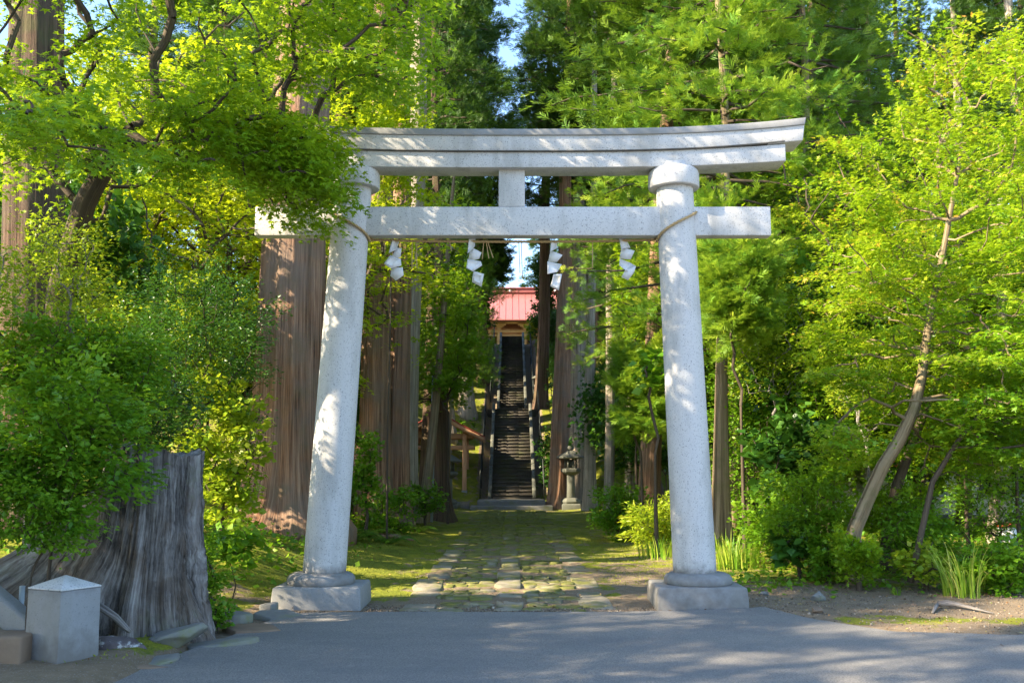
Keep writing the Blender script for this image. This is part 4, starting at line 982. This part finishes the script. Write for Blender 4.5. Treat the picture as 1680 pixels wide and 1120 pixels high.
# ---------------------------------------------------------------- maples
# near maple on the road side, branches fanning over the torii
mb = at(96, 800, 10.8); base = [mb[0], mb[1], z_of(mb[0], mb[1])]
def near_cut(p):
    # underside of the canopy follows the photographed edge, open in front of the beams
    d = p[1] + 11.6; px = 840 + p[0] / d * F * .985
    if d < 5.5: return False
    if p[1] < -.2 and px > 530 and p[2] < 5.75 + (p[1] < -2) * -1.2 and px < 1300: 
        return False
    return True
ex_cl = []
rg = np.random.default_rng(9)
for (x0, x1, y0, y1, d0, d1, n_) in ((385, 525, 210, 290, 9.6, 11.0, 34), (350, 520, 180, 260, 9.4, 11, 26), (440, 540, 275, 345, 10.2, 11.0, 14), (500, 545, 195, 260, 10.1, 10.9, 10), (490, 520, 240, 290, 10.2, 10.9, 5),
        (0, 200, 150, 250, 7.6, 9, 16), (480, 690, -40, 130, 9, 11.5, 34), (560, 670, 60, 150, 10.6, 12.2, 12), (200, 420, 60, 320, 9, 10.6, 30), (0, 60, 130, 230, 6.8, 7.6, 6)):
    for _ in range(n_): ex_cl.append(at(rg.uniform(x0, x1), rg.uniform(y0, y1), rg.uniform(d0, d1)))
ex_cl += [np.array([rg.uniform(-7, -2.6), rg.uniform(-4.2, -.3), rg.uniform(7.0, 9.6)]) for _ in range(70)]  # canopy added above the frame to shade the torii beams
fork = at(140, 330, 10.4)
plant('maple_tree', 'large green maple whose fanned branches drape over the torii end', 'tree', (base[0], base[1]), (-4.3, -1.2, 6.6), (3.6, 2.6, 2.3), 115, .48, 135, 'maple', .062, 'maple', 'bark_twig', .15,
      stem=[[base[0], base[1], base[2] - .2], at(92, 700, 10.8), at(98, 480, 10.7), fork, at(205, 220, 10.3)], flat=.10, droop=.25, seed=3, inner=.25, cut=near_cut, extra=ex_cl, lift=.12)
# background sunlit maples: prototype and copies
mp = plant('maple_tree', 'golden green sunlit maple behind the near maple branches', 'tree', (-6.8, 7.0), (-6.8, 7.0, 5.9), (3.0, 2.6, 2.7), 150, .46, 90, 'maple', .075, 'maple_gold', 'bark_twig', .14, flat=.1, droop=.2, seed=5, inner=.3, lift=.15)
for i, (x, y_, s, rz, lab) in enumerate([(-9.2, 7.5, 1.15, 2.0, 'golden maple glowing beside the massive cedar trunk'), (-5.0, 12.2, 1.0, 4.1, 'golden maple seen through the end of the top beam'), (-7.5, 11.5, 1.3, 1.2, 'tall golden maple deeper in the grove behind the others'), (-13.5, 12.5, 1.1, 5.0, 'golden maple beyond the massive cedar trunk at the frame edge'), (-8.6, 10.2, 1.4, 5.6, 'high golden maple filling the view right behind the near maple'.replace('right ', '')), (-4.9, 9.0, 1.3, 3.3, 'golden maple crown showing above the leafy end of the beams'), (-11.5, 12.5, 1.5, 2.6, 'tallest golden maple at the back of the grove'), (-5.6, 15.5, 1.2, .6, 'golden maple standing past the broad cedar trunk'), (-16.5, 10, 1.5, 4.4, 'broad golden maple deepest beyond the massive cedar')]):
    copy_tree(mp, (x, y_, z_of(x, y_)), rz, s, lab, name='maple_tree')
mp2 = plant('maple_tree', 'yellow green maple rising behind the leaning maple stems', 'tree', (7.6, 7.2), (7.6, 7.2, 4.6), (2.8, 2.4, 3.6), 190, .48, 90, 'maple', .075, 'maple_tip', 'bark_twig', .12, flat=.1, droop=.2, seed=15, inner=.3, lift=.15)
# right leaning maple
d = 13.6; b0 = at(1398, 885, d); b0[2] = z_of(b0[0], b0[1])
rm_stem = [b0 - [0, 0, .15], at(1400, 872, d), at(1425, 815, d), at(1448, 765, d), at(1476, 722, d), at(1500, 670, d), at(1512, 620, d), at(1525, 520, d), at(1550, 400, d), at(1575, 260, d)]
ext = []; rg = np.random.default_rng(19)
for (x0, x1, y0, y1, d0, d1, n_) in ((1385, 1480, 300, 480, 12.6, 14.5, 20), (1400, 1640, 640, 760, 14.0, 14.9, 26), (1540, 1660, 640, 740, 12.4, 13.4, 14), (1500, 1680, 540, 700, 12, 14, 26), (1480, 1680, 20, 250, 12.6, 15, 26), (1330, 1440, 480, 640, 13, 14.6, 18), (1340, 1420, 680, 760, 12.6, 13.4, 10), (1600, 1700, 60, 600, 11.5, 13, 30)):
    for _ in range(n_): ext.append(at(rg.uniform(x0, x1), rg.uniform(y0, y1), rg.uniform(d0, d1)))
def rtone(p): return .15 + .10 * (p[2] - 1) + .22 * max(0, (5.6 - p[0]))
plant('maple_tree', 'leaning maple with yellow green layered leaves and reddish tips', 'tree', (b0[0], b0[1]), (6.3, 2.4, 4.2), (2.3, 1.8, 3.5), 250, .44, 120, 'maple', .062, 'maple_tip', 'bark_maple', .11,
      stem=rm_stem, stem_r=[.13, .10, .092, .088, .085, .078, .065, .05, .04, .025], flat=.09, droop=.12, seed=6, inner=.3, extra=ext, lift=.1, tone=rtone, cut=lambda p: p[2] > 1.0 and not (p[1] + 11.6 < 13.95 and 1425 < 840 + p[0] / (p[1] + 11.6) * F < 1560 and p[2] < 1.55 + 150 / F * 13.6) and (p[1] + 11.6) > 10.5 and 840 + p[0] / (p[1] + 11.6) * F > 1345 + max(0, 300 - (767 - (p[2] - 1.55) / (p[1] + 11.6) * F)) * .45)
m2 = at(1445, 880, 14.6)
plant('maple_tree', 'thin darker maple stem slanting behind the leaning maple', 'tree', (m2[0], m2[1]), (7.6, 4.6, 3.9), (2.0, 1.4, 2.8), 130, .44, 110, 'maple', .065, 'maple_tip', 'bark_twig', .07,
      stem=[[m2[0], m2[1], .1], at(1470, 800, 14.8), at(1500, 720, 15), at(1530, 640, 15.3), at(1590, 500, 16)], flat=.1, droop=.12, seed=8)
m3 = at(1490, 880, 13.0)
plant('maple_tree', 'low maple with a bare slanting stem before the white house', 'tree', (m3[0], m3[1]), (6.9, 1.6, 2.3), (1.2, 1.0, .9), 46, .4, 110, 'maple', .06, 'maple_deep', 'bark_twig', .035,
      stem=[[m3[0], m3[1], .1], at(1530, 790, 13), at(1570, 725, 13), at(1640, 640, 13)], flat=.08, droop=.12, seed=9)

# ---------------------------------------------------------------- shrubs
def bush(name, label, px0, px1, py0, py1, d, ncl, rad, per, tpl, size, mat, dd=None, group=None, seed=0, **kw):
    c = at((px0 + px1) / 2, (py0 + py1) / 2, d); w = abs(at(px1, py0, d)[0] - at(px0, py0, d)[0]) / 2; h = abs(at(px0, py0, d)[2] - at(px0, py1, d)[2]) / 2
    args = dict(r0=.035, names=('stems', 'leaves'), flat=.22, droop=.05, inner=.35, spread=.6, seed=seed, sq=3.2); args.update(kw)
    return plant(name, label, 'plant', (c[0], c[1]), (c[0], c[1], c[2]), (max(.05, w - rad * .5), dd or w * .7, max(.05, h - rad * .3)), ncl, rad, per, tpl, size, mat, group=group, **args)
bush('leafy_shrub', 'bright green shrub spilling over the top of the grey stump', -60, 250, 600, 850, 8.3, 120, .23, 80, 'oval', .068, 'bush', seed=1, dd=.5, r0=.02)
bush('leafy_shrub', 'bright leafy bank joining the stump shrub to the twiggy olive shrub', -60, 300, 510, 700, 9.3, 110, .25, 80, 'oval', .066, 'bush', seed=41, dd=.5, r0=.02)
bush('leafy_shrub', 'low green shrub growing down the near side of the stump root', -60, 175, 770, 915, 8.0, 60, .17, 70, 'oval', .055, 'bush', seed=2, dd=.3, r0=.012)
bush('leafy_shrub', 'pale olive twiggy shrub before the massive cedar trunk', -60, 190, 340, 640, 9.6, 110, .26, 80, 'oval', .045, 'bush_lime', seed=3, dd=.7, barkm='root')
bush('evergreen_shrub', 'rounded dark evergreen shrub with tiny leaves behind the stump', 190, 455, 420, 720, 13.2, 150, .30, 120, 'oval', .05, 'bush_dark', seed=4, dd=1.1)
bush('evergreen_shrub', 'dark evergreen bush in the shade over the stump top', 60, 330, 560, 760, 10.6, 90, .28, 90, 'oval', .05, 'bush_dark', seed=24, dd=.6)
bush('leafy_shrub', 'sunlit lime shrub with yellowing leaves between stump and cedar', 300, 440, 610, 860, 13.0, 80, .24, 46, 'wide', .085, 'bush_lime', seed=5, dd=.6)
bush('leafy_shrub', 'broad-leaved plant hanging over the mossy mound', 330, 430, 830, 930, 11.6, 20, .18, 16, 'wide', .12, 'bush', seed=6, dd=.3, r0=.008)
bush('leafy_shrub', 'dense low green plant at the stump foot by the gutter', 300, 375, 880, 1010, 10.3, 40, .14, 50, 'oval', .055, 'bush', seed=7, dd=.3)
bush('leafy_shrub', 'small green plant beside the stones near the gutter slabs', 320, 385, 970, 1040, 9.6, 18, .10, 36, 'wide', .045, 'bush', seed=8, dd=.15)
bush('leafy_shrub', 'shaded yellow green understorey shrub behind the evergreen', 270, 400, 440, 640, 16.0, 50, .28, 60, 'wide', .09, 'bush_lime', seed=9, dd=1.0)
bush('leafy_shrub', 'tall leafy thicket in the grove behind the stump', 80, 320, 430, 800, 15.0, 80, .34, 60, 'wide', .09, 'bush_lime', seed=10, dd=1.2)
bush('fern_bush', 'green bush beneath the paired cedar trunks', 585, 690, 790, 880, 22, 46, .24, 50, 'wide', .08, 'bush', seed=11, dd=.6)
bush('leafy_shrub', 'light green shrub squeezed between pillar foot and paired trunks', 575, 625, 690, 830, 20.5, 30, .2, 50, 'wide', .09, 'bush', seed=12, dd=.4)
bush('leafy_shrub', 'little bush at the foot of the metal pole', 665, 735, 790, 850, 25.5, 24, .24, 40, 'wide', .09, 'bush', seed=13, dd=.5)
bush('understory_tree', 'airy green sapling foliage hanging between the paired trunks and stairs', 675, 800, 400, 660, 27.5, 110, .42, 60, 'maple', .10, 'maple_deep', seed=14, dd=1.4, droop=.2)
bush('understory_tree', 'yellow green sapling foliage behind the clear pillar', 1000, 1085, 400, 600, 24.0, 70, .32, 60, 'maple', .09, 'maple', seed=15, dd=1.2)
bush('leafy_shrub', 'dark shrub behind the open washing hut', 700, 800, 690, 820, 45.5, 50, .4, 50, 'wide', .16, 'bush', seed=16, dd=1.2)
bush('leafy_shrub', 'dark shrub bank beside the foot of the stair rail', 880, 915, 700, 815, 41, 24, .4, 40, 'wide', .14, 'bush_dark', seed=17, dd=.8)
bush('leafy_shrub', 'lush green bush at the edge of the path moss', 965, 1065, 790, 890, 21.5, 60, .24, 60, 'wide', .075, 'bush', seed=18, dd=.7)
bush('leafy_shrub', 'bright green bush touching the pillar from behind', 1020, 1130, 810, 900, 18.5, 60, .22, 60, 'narrow', .11, 'bush_lime', seed=19, dd=.6)
bush('leafy_shrub', 'leafy green shrub with long sprays left of the clear pillar' .replace('left of', 'beside'), 1000, 1100, 560, 720, 20.5, 60, .26, 60, 'cedar_fine', .22, 'cedar_lime', seed=20, dd=.8)
bush('leafy_shrub', 'broad hanging leaves in front of the reddish short trunk', 1045, 1100, 575, 650, 17.5, 12, .22, 14, 'wide', .17, 'bush', seed=21, dd=.3)
bush('leafy_shrub', 'dense mid height thicket behind the pillar with stained base', 1150, 1300, 540, 850, 19.5, 130, .36, 70, 'oval', .085, 'bush', seed=22, dd=1.2)
bush('leafy_shrub', 'large glossy leaved shrub in the middle of the thicket', 1225, 1345, 660, 810, 15.5, 50, .26, 22, 'wide', .16, 'bush_dark', seed=23, dd=.6)
bush('azalea_shrub', 'yellow tipped azalea shrub with pale twigs above the thicket', 1340, 1500, 580, 690, 15.8, 80, .24, 60, 'oval', .05, 'bush_lime', seed=25, dd=.9, barkm='root')
bush('azalea_shrub', 'tall azalea like shrub next to the standing pillar', 1170, 1370, 440, 660, 18, 120, .32, 60, 'oval', .065, 'bush_lime', seed=26, dd=1.0, barkm='root')
bush('leafy_shrub', 'shady green undergrowth bush at the base of the leaning maple', 1250, 1400, 760, 930, 14.2, 90, .24, 60, 'maple', .06, 'maple_deep', seed=27, dd=.7)
bush('broadleaf_plant', 'dark low plant with big oval leaves at the soil edge', 1265, 1350, 865, 930, 14.0, 18, .18, 12, 'wide', .17, 'bush_dark', seed=28, dd=.35)
bush('leafy_shrub', 'low maple seedling clump in front of the leaning maple foot', 1365, 1450, 865, 948, 13.0, 40, .17, 70, 'maple', .05, 'maple', seed=29, dd=.35)
bush('leafy_shrub', 'yellow green heart leaved plant beside the tall grass', 1475, 1560, 880, 950, 13.0, 26, .15, 30, 'wide', .075, 'bush_lime', seed=30, dd=.3)
bush('leafy_shrub', 'sprawling green plant at the frame edge below the drum', 1565, 1720, 890, 975, 12.6, 60, .2, 46, 'wide', .07, 'bush', seed=31, dd=.45)
bush('leafy_shrub', 'dark bush in front of the white house wall', 1560, 1720, 760, 900, 15.5, 70, .28, 60, 'oval', .06, 'bush', seed=32, dd=.7)
bush('leafy_shrub', 'mixed green bush behind the leaning trunk foot', 1400, 1520, 780, 900, 15.0, 60, .24, 60, 'maple', .06, 'maple_deep', seed=33, dd=.7)
bush('leafy_shrub', 'shaded thicket between the lime cedar and the maple', 1280, 1420, 560, 820, 18.0, 110, .34, 60, 'maple', .075, 'maple_deep', seed=34, dd=1.1)
bush('leafy_shrub', 'soft green bush closing the gap behind the stained torii base', 1215, 1330, 800, 925, 16.0, 60, .24, 60, 'wide', .07, 'bush', seed=50, dd=.6)
bush('leafy_shrub', 'lime sprays hanging over the grey trunk near the pillar', 1150, 1270, 380, 570, 17.0, 80, .28, 60, 'cedar_fine', .2, 'cedar_lime', seed=51, dd=.7)
bush('leafy_shrub', 'light maple thicket hiding the middle of the white house', 1520, 1640, 640, 780, 15.8, 60, .28, 70, 'maple', .065, 'maple_tip', seed=52, dd=.6)
bush('leafy_shrub', 'leafy tangle at the house corner by the sunlit grey trunk', 1600, 1720, 560, 760, 15.0, 60, .28, 70, 'maple', .065, 'maple', seed=53, dd=.6)
bush('leafy_shrub', 'low bright plant between the big oval leaves and seedling clump', 1320, 1400, 880, 950, 13.6, 30, .16, 60, 'wide', .06, 'bush', seed=54, dd=.35)
bush('leafy_shrub', 'thick low hedge of leaves below the leaning maple stems', 1440, 1560, 820, 920, 14.0, 60, .22, 60, 'oval', .065, 'bush', seed=55, dd=.5)
bush('understory_tree', 'golden green leaves showing over and under the top beam near the leafy pillar', 575, 715, 120, 345, 19.5, 90, .42, 80, 'maple', .08, 'maple_gold', seed=60, dd=1.0, r0=.02)
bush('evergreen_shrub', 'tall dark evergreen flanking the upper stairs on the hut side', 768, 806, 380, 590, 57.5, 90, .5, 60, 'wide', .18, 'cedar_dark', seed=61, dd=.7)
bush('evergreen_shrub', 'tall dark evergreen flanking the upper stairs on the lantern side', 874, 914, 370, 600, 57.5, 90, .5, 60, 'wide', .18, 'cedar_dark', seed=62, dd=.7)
bush('leafy_shrub', 'lime leafed shrub lit beside the shrine steps top', 862, 880, 520, 560, 60.5, 16, .3, 40, 'wide', .14, 'bush_lime', seed=63, dd=.4)
_b = at(784, 700, 54); _c = at(812, 425, 54)
plant('understory_tree', 'slender dark tree whose high foliage closes the sky gap beside the shrine roof', 'tree', (_b[0], _b[1]), (_c[0], _c[1], _c[2]), (.75, .8, 1.7), 70, .42, 50, 'cedar', .34, 'cedar_dark', 'bark_dark', .10,
      stem=[[_b[0], _b[1], z_of(_b[0], _b[1]) - .2], [_b[0], _b[1], _c[2] - 2.5], [_b[0] + .2, _b[1], _c[2] + 1]], seed=70, sq=2)
for i, (x, y_, s, rz, lab) in enumerate([(9.2, 9.0, 1.15, 1.0, 'full green maple filling the view past the white house corner'), (10.8, 5.8, 1.05, 3.0, 'maple at the frame edge beside the house'), (12.5, 9.4, 1.3, 5.1, 'maple standing between the house and the open sky'), (6.6, 9.6, 1.2, 2.1, 'maple deep in the thicket behind the leaning maple')]):
    copy_tree(mp2, (x, y_, z_of(x, y_)), rz, s, lab, name='maple_tree')
# hedge-like understorey further back, copies of two bushes
ub = bush('forest_shrub', 'dark forest understorey shrub', 900, 1000, 700, 800, 30, 60, .34, 60, 'wide', .11, 'bush_dark', seed=40, dd=1.0, group='understorey shrubs in the forest')
uz = ub.location.copy(); rg = np.random.default_rng(77); first = True
US = [(-4.9, 13.5), (-6.2, 17), (-5.2, 21), (-5.5, 22), (3.7, 17), (4.4, 20.5), (3.6, 24), (5.6, 25), (-5.6, 33), (-2.8, 35.5), (-2.6, 38), (2.5, 30), (2.6, 33.5), (2.5, 36.5), (-2.5, 41), (2.4, 41), (-2.5, 45), (2.4, 45), (-2.6, 49), (2.3, 48.5), (-3.2, 53), (3.2, 53), (-7, 15), (-9, 18), (7, 14), (8.5, 19), (-6.5, 28), (6, 31), (-11, 13), (11, 22), (6.5, 10.5), (-5.4, 26.5), (4.6, 27.5), (-2.3, 52), (-2.2, 47), (2.1, 51), (-5, 36), (5, 37), (-5, 44), (5, 44), (-14, 16), (-13, 10), (-10, 24), (10, 28), (5.9, 6.9), (7.2, 6.2), (9.4, 6.8), (6.2, 8.6), (8.6, 9.0), (11, 7.5), (5.4, 10.6), (-7.5, 4.5), (-9.5, 6), (-9.4, 11)]
for i, (x, y_) in enumerate(US):
    s_ = rg.uniform(.8, 1.5) if abs(x) > 3 else rg.uniform(.55, .85)
    if i == 0: ub.location = (x, y_, z_of(x, y_) - .2); ub.scale = (s_, s_, s_ * 1.3)
    else: copy_tree(ub, (x, y_, z_of(x, y_) - .2), rg.uniform(0, 6), s_, sz=s_ * rg.uniform(1, 1.7))
# understorey maples further back
for i, (x, y_, s, rz) in enumerate([(-10.5, 22, 1.0, .5), (-12, 15, 1.4, 3.4), (-16, 22, 1.6, 1.1), (6.5, 16, .8, 2.2)]):
    copy_tree(mp, (x, y_, z_of(x, y_)), rz, s, 'half hidden maple deep in the grove behind', 'half hidden maples in the grove', 'maple_tree')

# grasses and ferns
def grass_clump(label, px, py, d, n, L, mat='grass', spreadr=.15, w=.011, group=None, name='grass_clump', arch=.5, seed=0):
    c = at(px, py, d); z = z_of(c[0], c[1]); rg_ = np.random.default_rng(seed + 100); g = Geo(); m_ = 7
    for i in range(n):
        a = rg_.random() * 2 * PI; l = L * rg_.uniform(.55, 1.1); r = rg_.random() ** .5 * spreadr; d_ = np.array([math.cos(a), math.sin(a), 0]); sd = np.array([-d_[1], d_[0], 0])
        p0 = np.array([r * math.cos(a + .5), r * math.sin(a + .5), -.02]); ar = arch * rg_.uniform(.4, 1.3); V = []
        for t in np.linspace(0, 1, m_):
            p = p0 + d_ * l * ar * t ** 2 * .8 + [0, 0, l * (t - .45 * ar * t ** 3)]; ww = w * (1 - t ** 2 * .95) ; V += [p - sd * ww, p + sd * ww]
        g.add(V, [[2 * q, 2 * q + 1, 2 * q + 3, 2 * q + 2] for q in range(m_ - 1)], tone=rg_.random())
    o = g.build(name, MT[mat], None, loc=(c[0], c[1], z)); return props(o, label, 'grass', group)
grass_clump('tall arching striped grass clump beside the heart leaved plant', 1580, 965, 12.3, 80, .9, arch=.95, spreadr=.24, w=.008, seed=1, mat='grass_pale')
grass_clump('taller grass blades behind the arching clump near the drum', 1625, 935, 13.6, 34, .95, arch=.9, spreadr=.25, seed=2)
grass_clump('upright bright grass tuft just behind the stained torii base', 1205, 905, 15.5, 130, .62, arch=.35, spreadr=.4, w=.010, seed=3)
grass_clump('fresh grass tuft under the bright bush behind the pillar', 1085, 895, 17.2, 80, .45, arch=.5, spreadr=.4, seed=4)
grass_clump('tiny grass tuft on the soil edge under the heart leaved plant', 1470, 955, 12.6, 24, .16, arch=.8, spreadr=.06, w=.006, seed=5)
def fern(label, px, py, d, n=11, L=.7, seed=0, brown=False):
    c = at(px, py, d); z = z_of(c[0], c[1]); rg_ = np.random.default_rng(seed + 5); e = empty('fern', (c[0], c[1], z), label, 'fern', 'ferns beneath the cedar trunks')
    for i in range(n):
        g = Geo(); a = 2 * PI * i / n + rg_.uniform(-.2, .2); d_ = np.array([math.cos(a), math.sin(a), 0]); sd = np.array([-d_[1], d_[0], 0]); l = L * rg_.uniform(.7, 1.1); tn = rg_.random() * .75
        pts = [d_ * l * (t * .9) + [0, 0, l * (.75 * t - .75 * t ** 2.2)] for t in np.linspace(0, 1, 19)]
        for q in range(1, 19):
            t = q / 18; ln = .24 * l * math.sin(PI * min(1, .15 + .85 * t)) + .01
            for s_ in (-1, 1):
                p = pts[q]; tip = p + sd * s_ * ln + d_ * ln * .35 - [0, 0, ln * .2]; w = d_ * .018 * l / .7
                g.add([p - w, (p + tip) / 2 - w, tip, (p + tip) / 2 + w], [[0, 1, 2, 3]], tone=tn + .2 * rg_.random())
        g.tube(np.array(pts), .006, 4); g.a.pop('bk'); g.build('frond', MT['fern'], e)
    return e
fern('spreading fern below the furrowed sunlit cedar', 585, 860, 19, seed=1, L=.75); fern('fern with browning fronds close behind the leafy pillar', 605, 835, 20.5, seed=2, L=.7); fern('fern on the mossy rise before the reddish paired trunk', 640, 872, 19.5, seed=3, L=.6); fern('small fern between the paired trunks and the pole bush', 690, 850, 23.5, seed=4, L=.6)
fern('fern at the roots of the broad red brown cedar', 505, 880, 17.2, seed=5, L=.5)
# ground cover: low leaves on banks, moss tufts, fallen leaves (nobody could count these)
rg = np.random.default_rng(55); N = 60000
X = np.concatenate([rg.uniform(-12, -1.9, N // 2), rg.uniform(2.6, 13, N // 2)]); Yy = rg.uniform(.6, 24, N) 
dens = np.where(X < 0, sst(-2.0, -4.2, X + .4 * wn(X, Yy, 1.1, 2)), sst(2.4, 3.6, X + .5 * wn(X, Yy, 1.0, 6)) * sst(.6, 1.9, Yy + .3 * wn(X, Yy, 2, 3)))
keep = rg.random(N) < dens; X, Yy = X[keep], Yy[keep]; Z = H(X, Yy)
g = Geo(); n_ = len(X); D = rg.normal(size=(n_, 3)); D[:, 2] = np.abs(D[:, 2]) * .5; Nn = rg.normal(size=(n_, 3)) * .5 + [0, 0, 1]
scatter(g, 'wide', np.stack([X, Yy, Z + rg.uniform(.01, .2, n_) * rg.random(n_)], 1), D, Nn, rg.uniform(.04, .11, n_), rg.random(n_)); props(g.build('ground_cover', MT['bush'], None), kind='stuff')
N = 60000; X = rg.uniform(-6.5, 4.2, N); Yy = rg.uniform(-4.2, 12, N)
ok = ((X < -1.25) & (X > -5.2) & (Yy > .1) | (X > 1.3) & (X < 3.6) & (Yy > 1.6) | (X < -2.75) & (Yy < -.9) & (X > -4.2) & (Yy > -3.9)) & (rg.random(N) < .30 + .5 * (wn(X, Yy, 2.2, 3) > 0)) & ~((np.abs(np.abs(X) - 2.2) < .65) & (np.abs(Yy) < .65))
X, Yy = X[ok], Yy[ok]; Z = H(X, Yy); n_ = len(X); g = Geo(); D = rg.normal(size=(n_, 3)); D[:, 2] = np.abs(D[:, 2]) + .5
scatter(g, 'narrow', np.stack([X, Yy, Z - .004], 1), D, rg.normal(size=(n_, 3)), rg.uniform(.015, .045, n_), rg.random(n_) * .8 + .1); 
m, nt, b = new_mat('moss_tuft'); setc(nt, b, ramp(nt, attr(nt, 'tone', 'Fac'), [(0, (.09, .12, .012)), (.5, (.18, .21, .015)), (1, (.28, .28, .03))])); MT['mosst'] = m
props(g.build('moss', MT['mosst'], None), kind='stuff')
N = 12000; X = rg.uniform(-7, 8, N); Yy = rg.uniform(-4.0, 16, N); on_road = (Yy < np.interp(X, ex, ey) + .02)
ok = (~on_road | (rg.random(N) < .02 + .12 * (Yy > np.interp(X, ex, ey) - .35))) & (rg.random(N) < .3 + .7 * (np.abs(X) > 2.4)); X, Yy = X[ok], Yy[ok]; n_ = len(X); Z = H(X, Yy) + .012 + .03 * (Yy < np.interp(X, ex, ey) + .02) + .035 * (np.abs(X) < 1.2) * (Yy > -.6)
g = Geo(); D = rg.normal(size=(n_, 3)); D[:, 2] *= .15; scatter(g, 'oval', np.stack([X, Yy, Z], 1), D, rg.normal(size=(n_, 3)) * .3 + [0, 0, 1], rg.uniform(.015, .05, n_), rg.random(n_))
m, nt, b = new_mat('dry_leaf'); setc(nt, b, ramp(nt, attr(nt, 'tone', 'Fac'), [(0, (.10, .05, .025)), (.5, (.24, .13, .06)), (.8, (.40, .27, .10)), (1, (.2, .25, .04))])); MT['dry'] = m
props(g.build('fallen_leaves', MT['dry'], None), kind='stuff')
N = 9000; X = np.concatenate([rg.uniform(-2.6, 3, N // 3), rg.uniform(2.3, 8, N // 3 * 2)]); Yy = np.concatenate([rg.normal(-.45, .18, N // 3), rg.uniform(-2.3, 1.6, N // 3 * 2)])
ok = ((X < 2.8) | (rg.random(len(X)) < .55)) & (Yy > np.interp(X, ex, ey) - .05 * rg.random(len(X))) & ~((np.abs(np.abs(X) - 2.2) < .56) & (np.abs(Yy) < .56)); X, Yy = X[ok], Yy[ok]; n_ = len(X)
cube = (np.array([[1, 0, 0], [0, 1, 0], [-1, 0, 0], [0, -1, 0], [0, 0, .8], [0, 0, -.8]], float), np.array([[0, 1, 4], [1, 2, 4], [2, 3, 4], [3, 0, 4], [1, 0, 5], [2, 1, 5], [3, 2, 5], [0, 3, 5]]))
g = Geo(); scatter(g, cube, np.stack([X, Yy, H(X, Yy) + .004], 1), rg.normal(size=(n_, 3)), rg.normal(size=(n_, 3)), rg.uniform(.003, .013, n_) * (1 + (rg.random(n_) > .97) * 1.2), rg.random(n_))
m, nt, b = new_mat('gravel_stone'); setc(nt, b, ramp(nt, attr(nt, 'tone', 'Fac'), [(0, (.07, .055, .04)), (.75, (.20, .155, .11)), (1, (.36, .31, .25))])); MT['gravel'] = m
props(g.build('gravel', MT['gravel'], None), kind='stuff')

# ---------------------------------------------------------------- trees beside the road outside the frame (unseen, added to shade the gate and road)
for i, (x, y_, s, rz, lab) in enumerate([(-8.8, -3.4, .95, .4, 'unseen roadside maple standing past the stump'), (-9.2, -6.9, .95, 2.4, 'unseen roadside maple near the camera'), (-8.4, -9.8, 1.1, 4.0, 'unseen roadside maple along the verge'), (-12.5, -7.5, 1.2, 1.0, 'unseen second row roadside maple'), (-16.5, 1.0, 1.15, 3.3, 'unseen second row maple behind the verge'), (-13.5, -12.5, 1.4, 5.3, 'unseen roadside maple farthest down the verge'), (-8.8, -14.5, 1.15, 2.9, 'unseen roadside maple further down the verge')]):
    copy_tree(mp, (x, y_, z_of(x, y_)), rz, s, lab, name='maple_tree', group='unseen roadside maples')
for i, (x, y_, s) in enumerate([(-12.2, -9.4, 1.0), (-13.6, -7.4, 1.0), (-12.5, -14.5, .9)]):
    young('unseen dark roadside cedar standing in the verge row', x, y_, 2, s, s, i * 1.3, 0, group='unseen dark roadside cedars')

# ---------------------------------------------------------------- light, sky, camera
EL, AZ = math.radians(33), math.radians(22)
S = Vector((-math.cos(EL) * math.cos(AZ), -math.cos(EL) * math.sin(AZ), math.sin(EL)))
sl = bpy.data.lights.new('sun', 'SUN'); sl.energy = 5.0; sl.angle = math.radians(.55); sl.color = (1, .84, .60)
so = bpy.data.objects.new('sun', sl); COL.objects.link(so); so.rotation_euler = (-S).to_track_quat('-Z', 'Y').to_euler()
w = bpy.data.worlds.new('World'); scene.world = w; w.use_nodes = True; nt = w.node_tree
sky = nt.nodes.new('ShaderNodeTexSky'); sky.sky_type = 'NISHITA'; sky.sun_disc = False; sky.sun_elevation = EL; sky.sun_rotation = math.atan2(S.x, S.y); sky.air_density = 1.0; sky.dust_density = .6; sky.ozone_density = 3.0
nt.links.new(sky.outputs[0], nt.nodes['Background'].inputs[0]); nt.nodes['Background'].inputs[1].default_value = .145
cd = bpy.data.cameras.new('camera'); cd.sensor_width = 36; cd.lens = F * 36 / 1680; cd.clip_end = 1500; cd.clip_start = .1
co = bpy.data.objects.new('camera', cd); COL.objects.link(co); co.location = CAM; co.rotation_euler = (PI / 2 + TH, 0, 0); scene.camera = co
cd.dof.use_dof = True; cd.dof.focus_distance = 12.5; cd.dof.aperture_fstop = 5.6
scene.view_settings.view_transform = 'Standard'; scene.view_settings.look = 'None'; scene.view_settings.exposure = 2.05; scene.view_settings.gamma = 1
scene.cycles.max_bounces = 8; scene.cycles.diffuse_bounces = 4; scene.cycles.transmission_bounces = 4; scene.cycles.glossy_bounces = 2; scene.cycles.transparent_max_bounces = 4
scene.cycles.use_denoising = True
scene.cycles.sample_clamp_indirect = 8
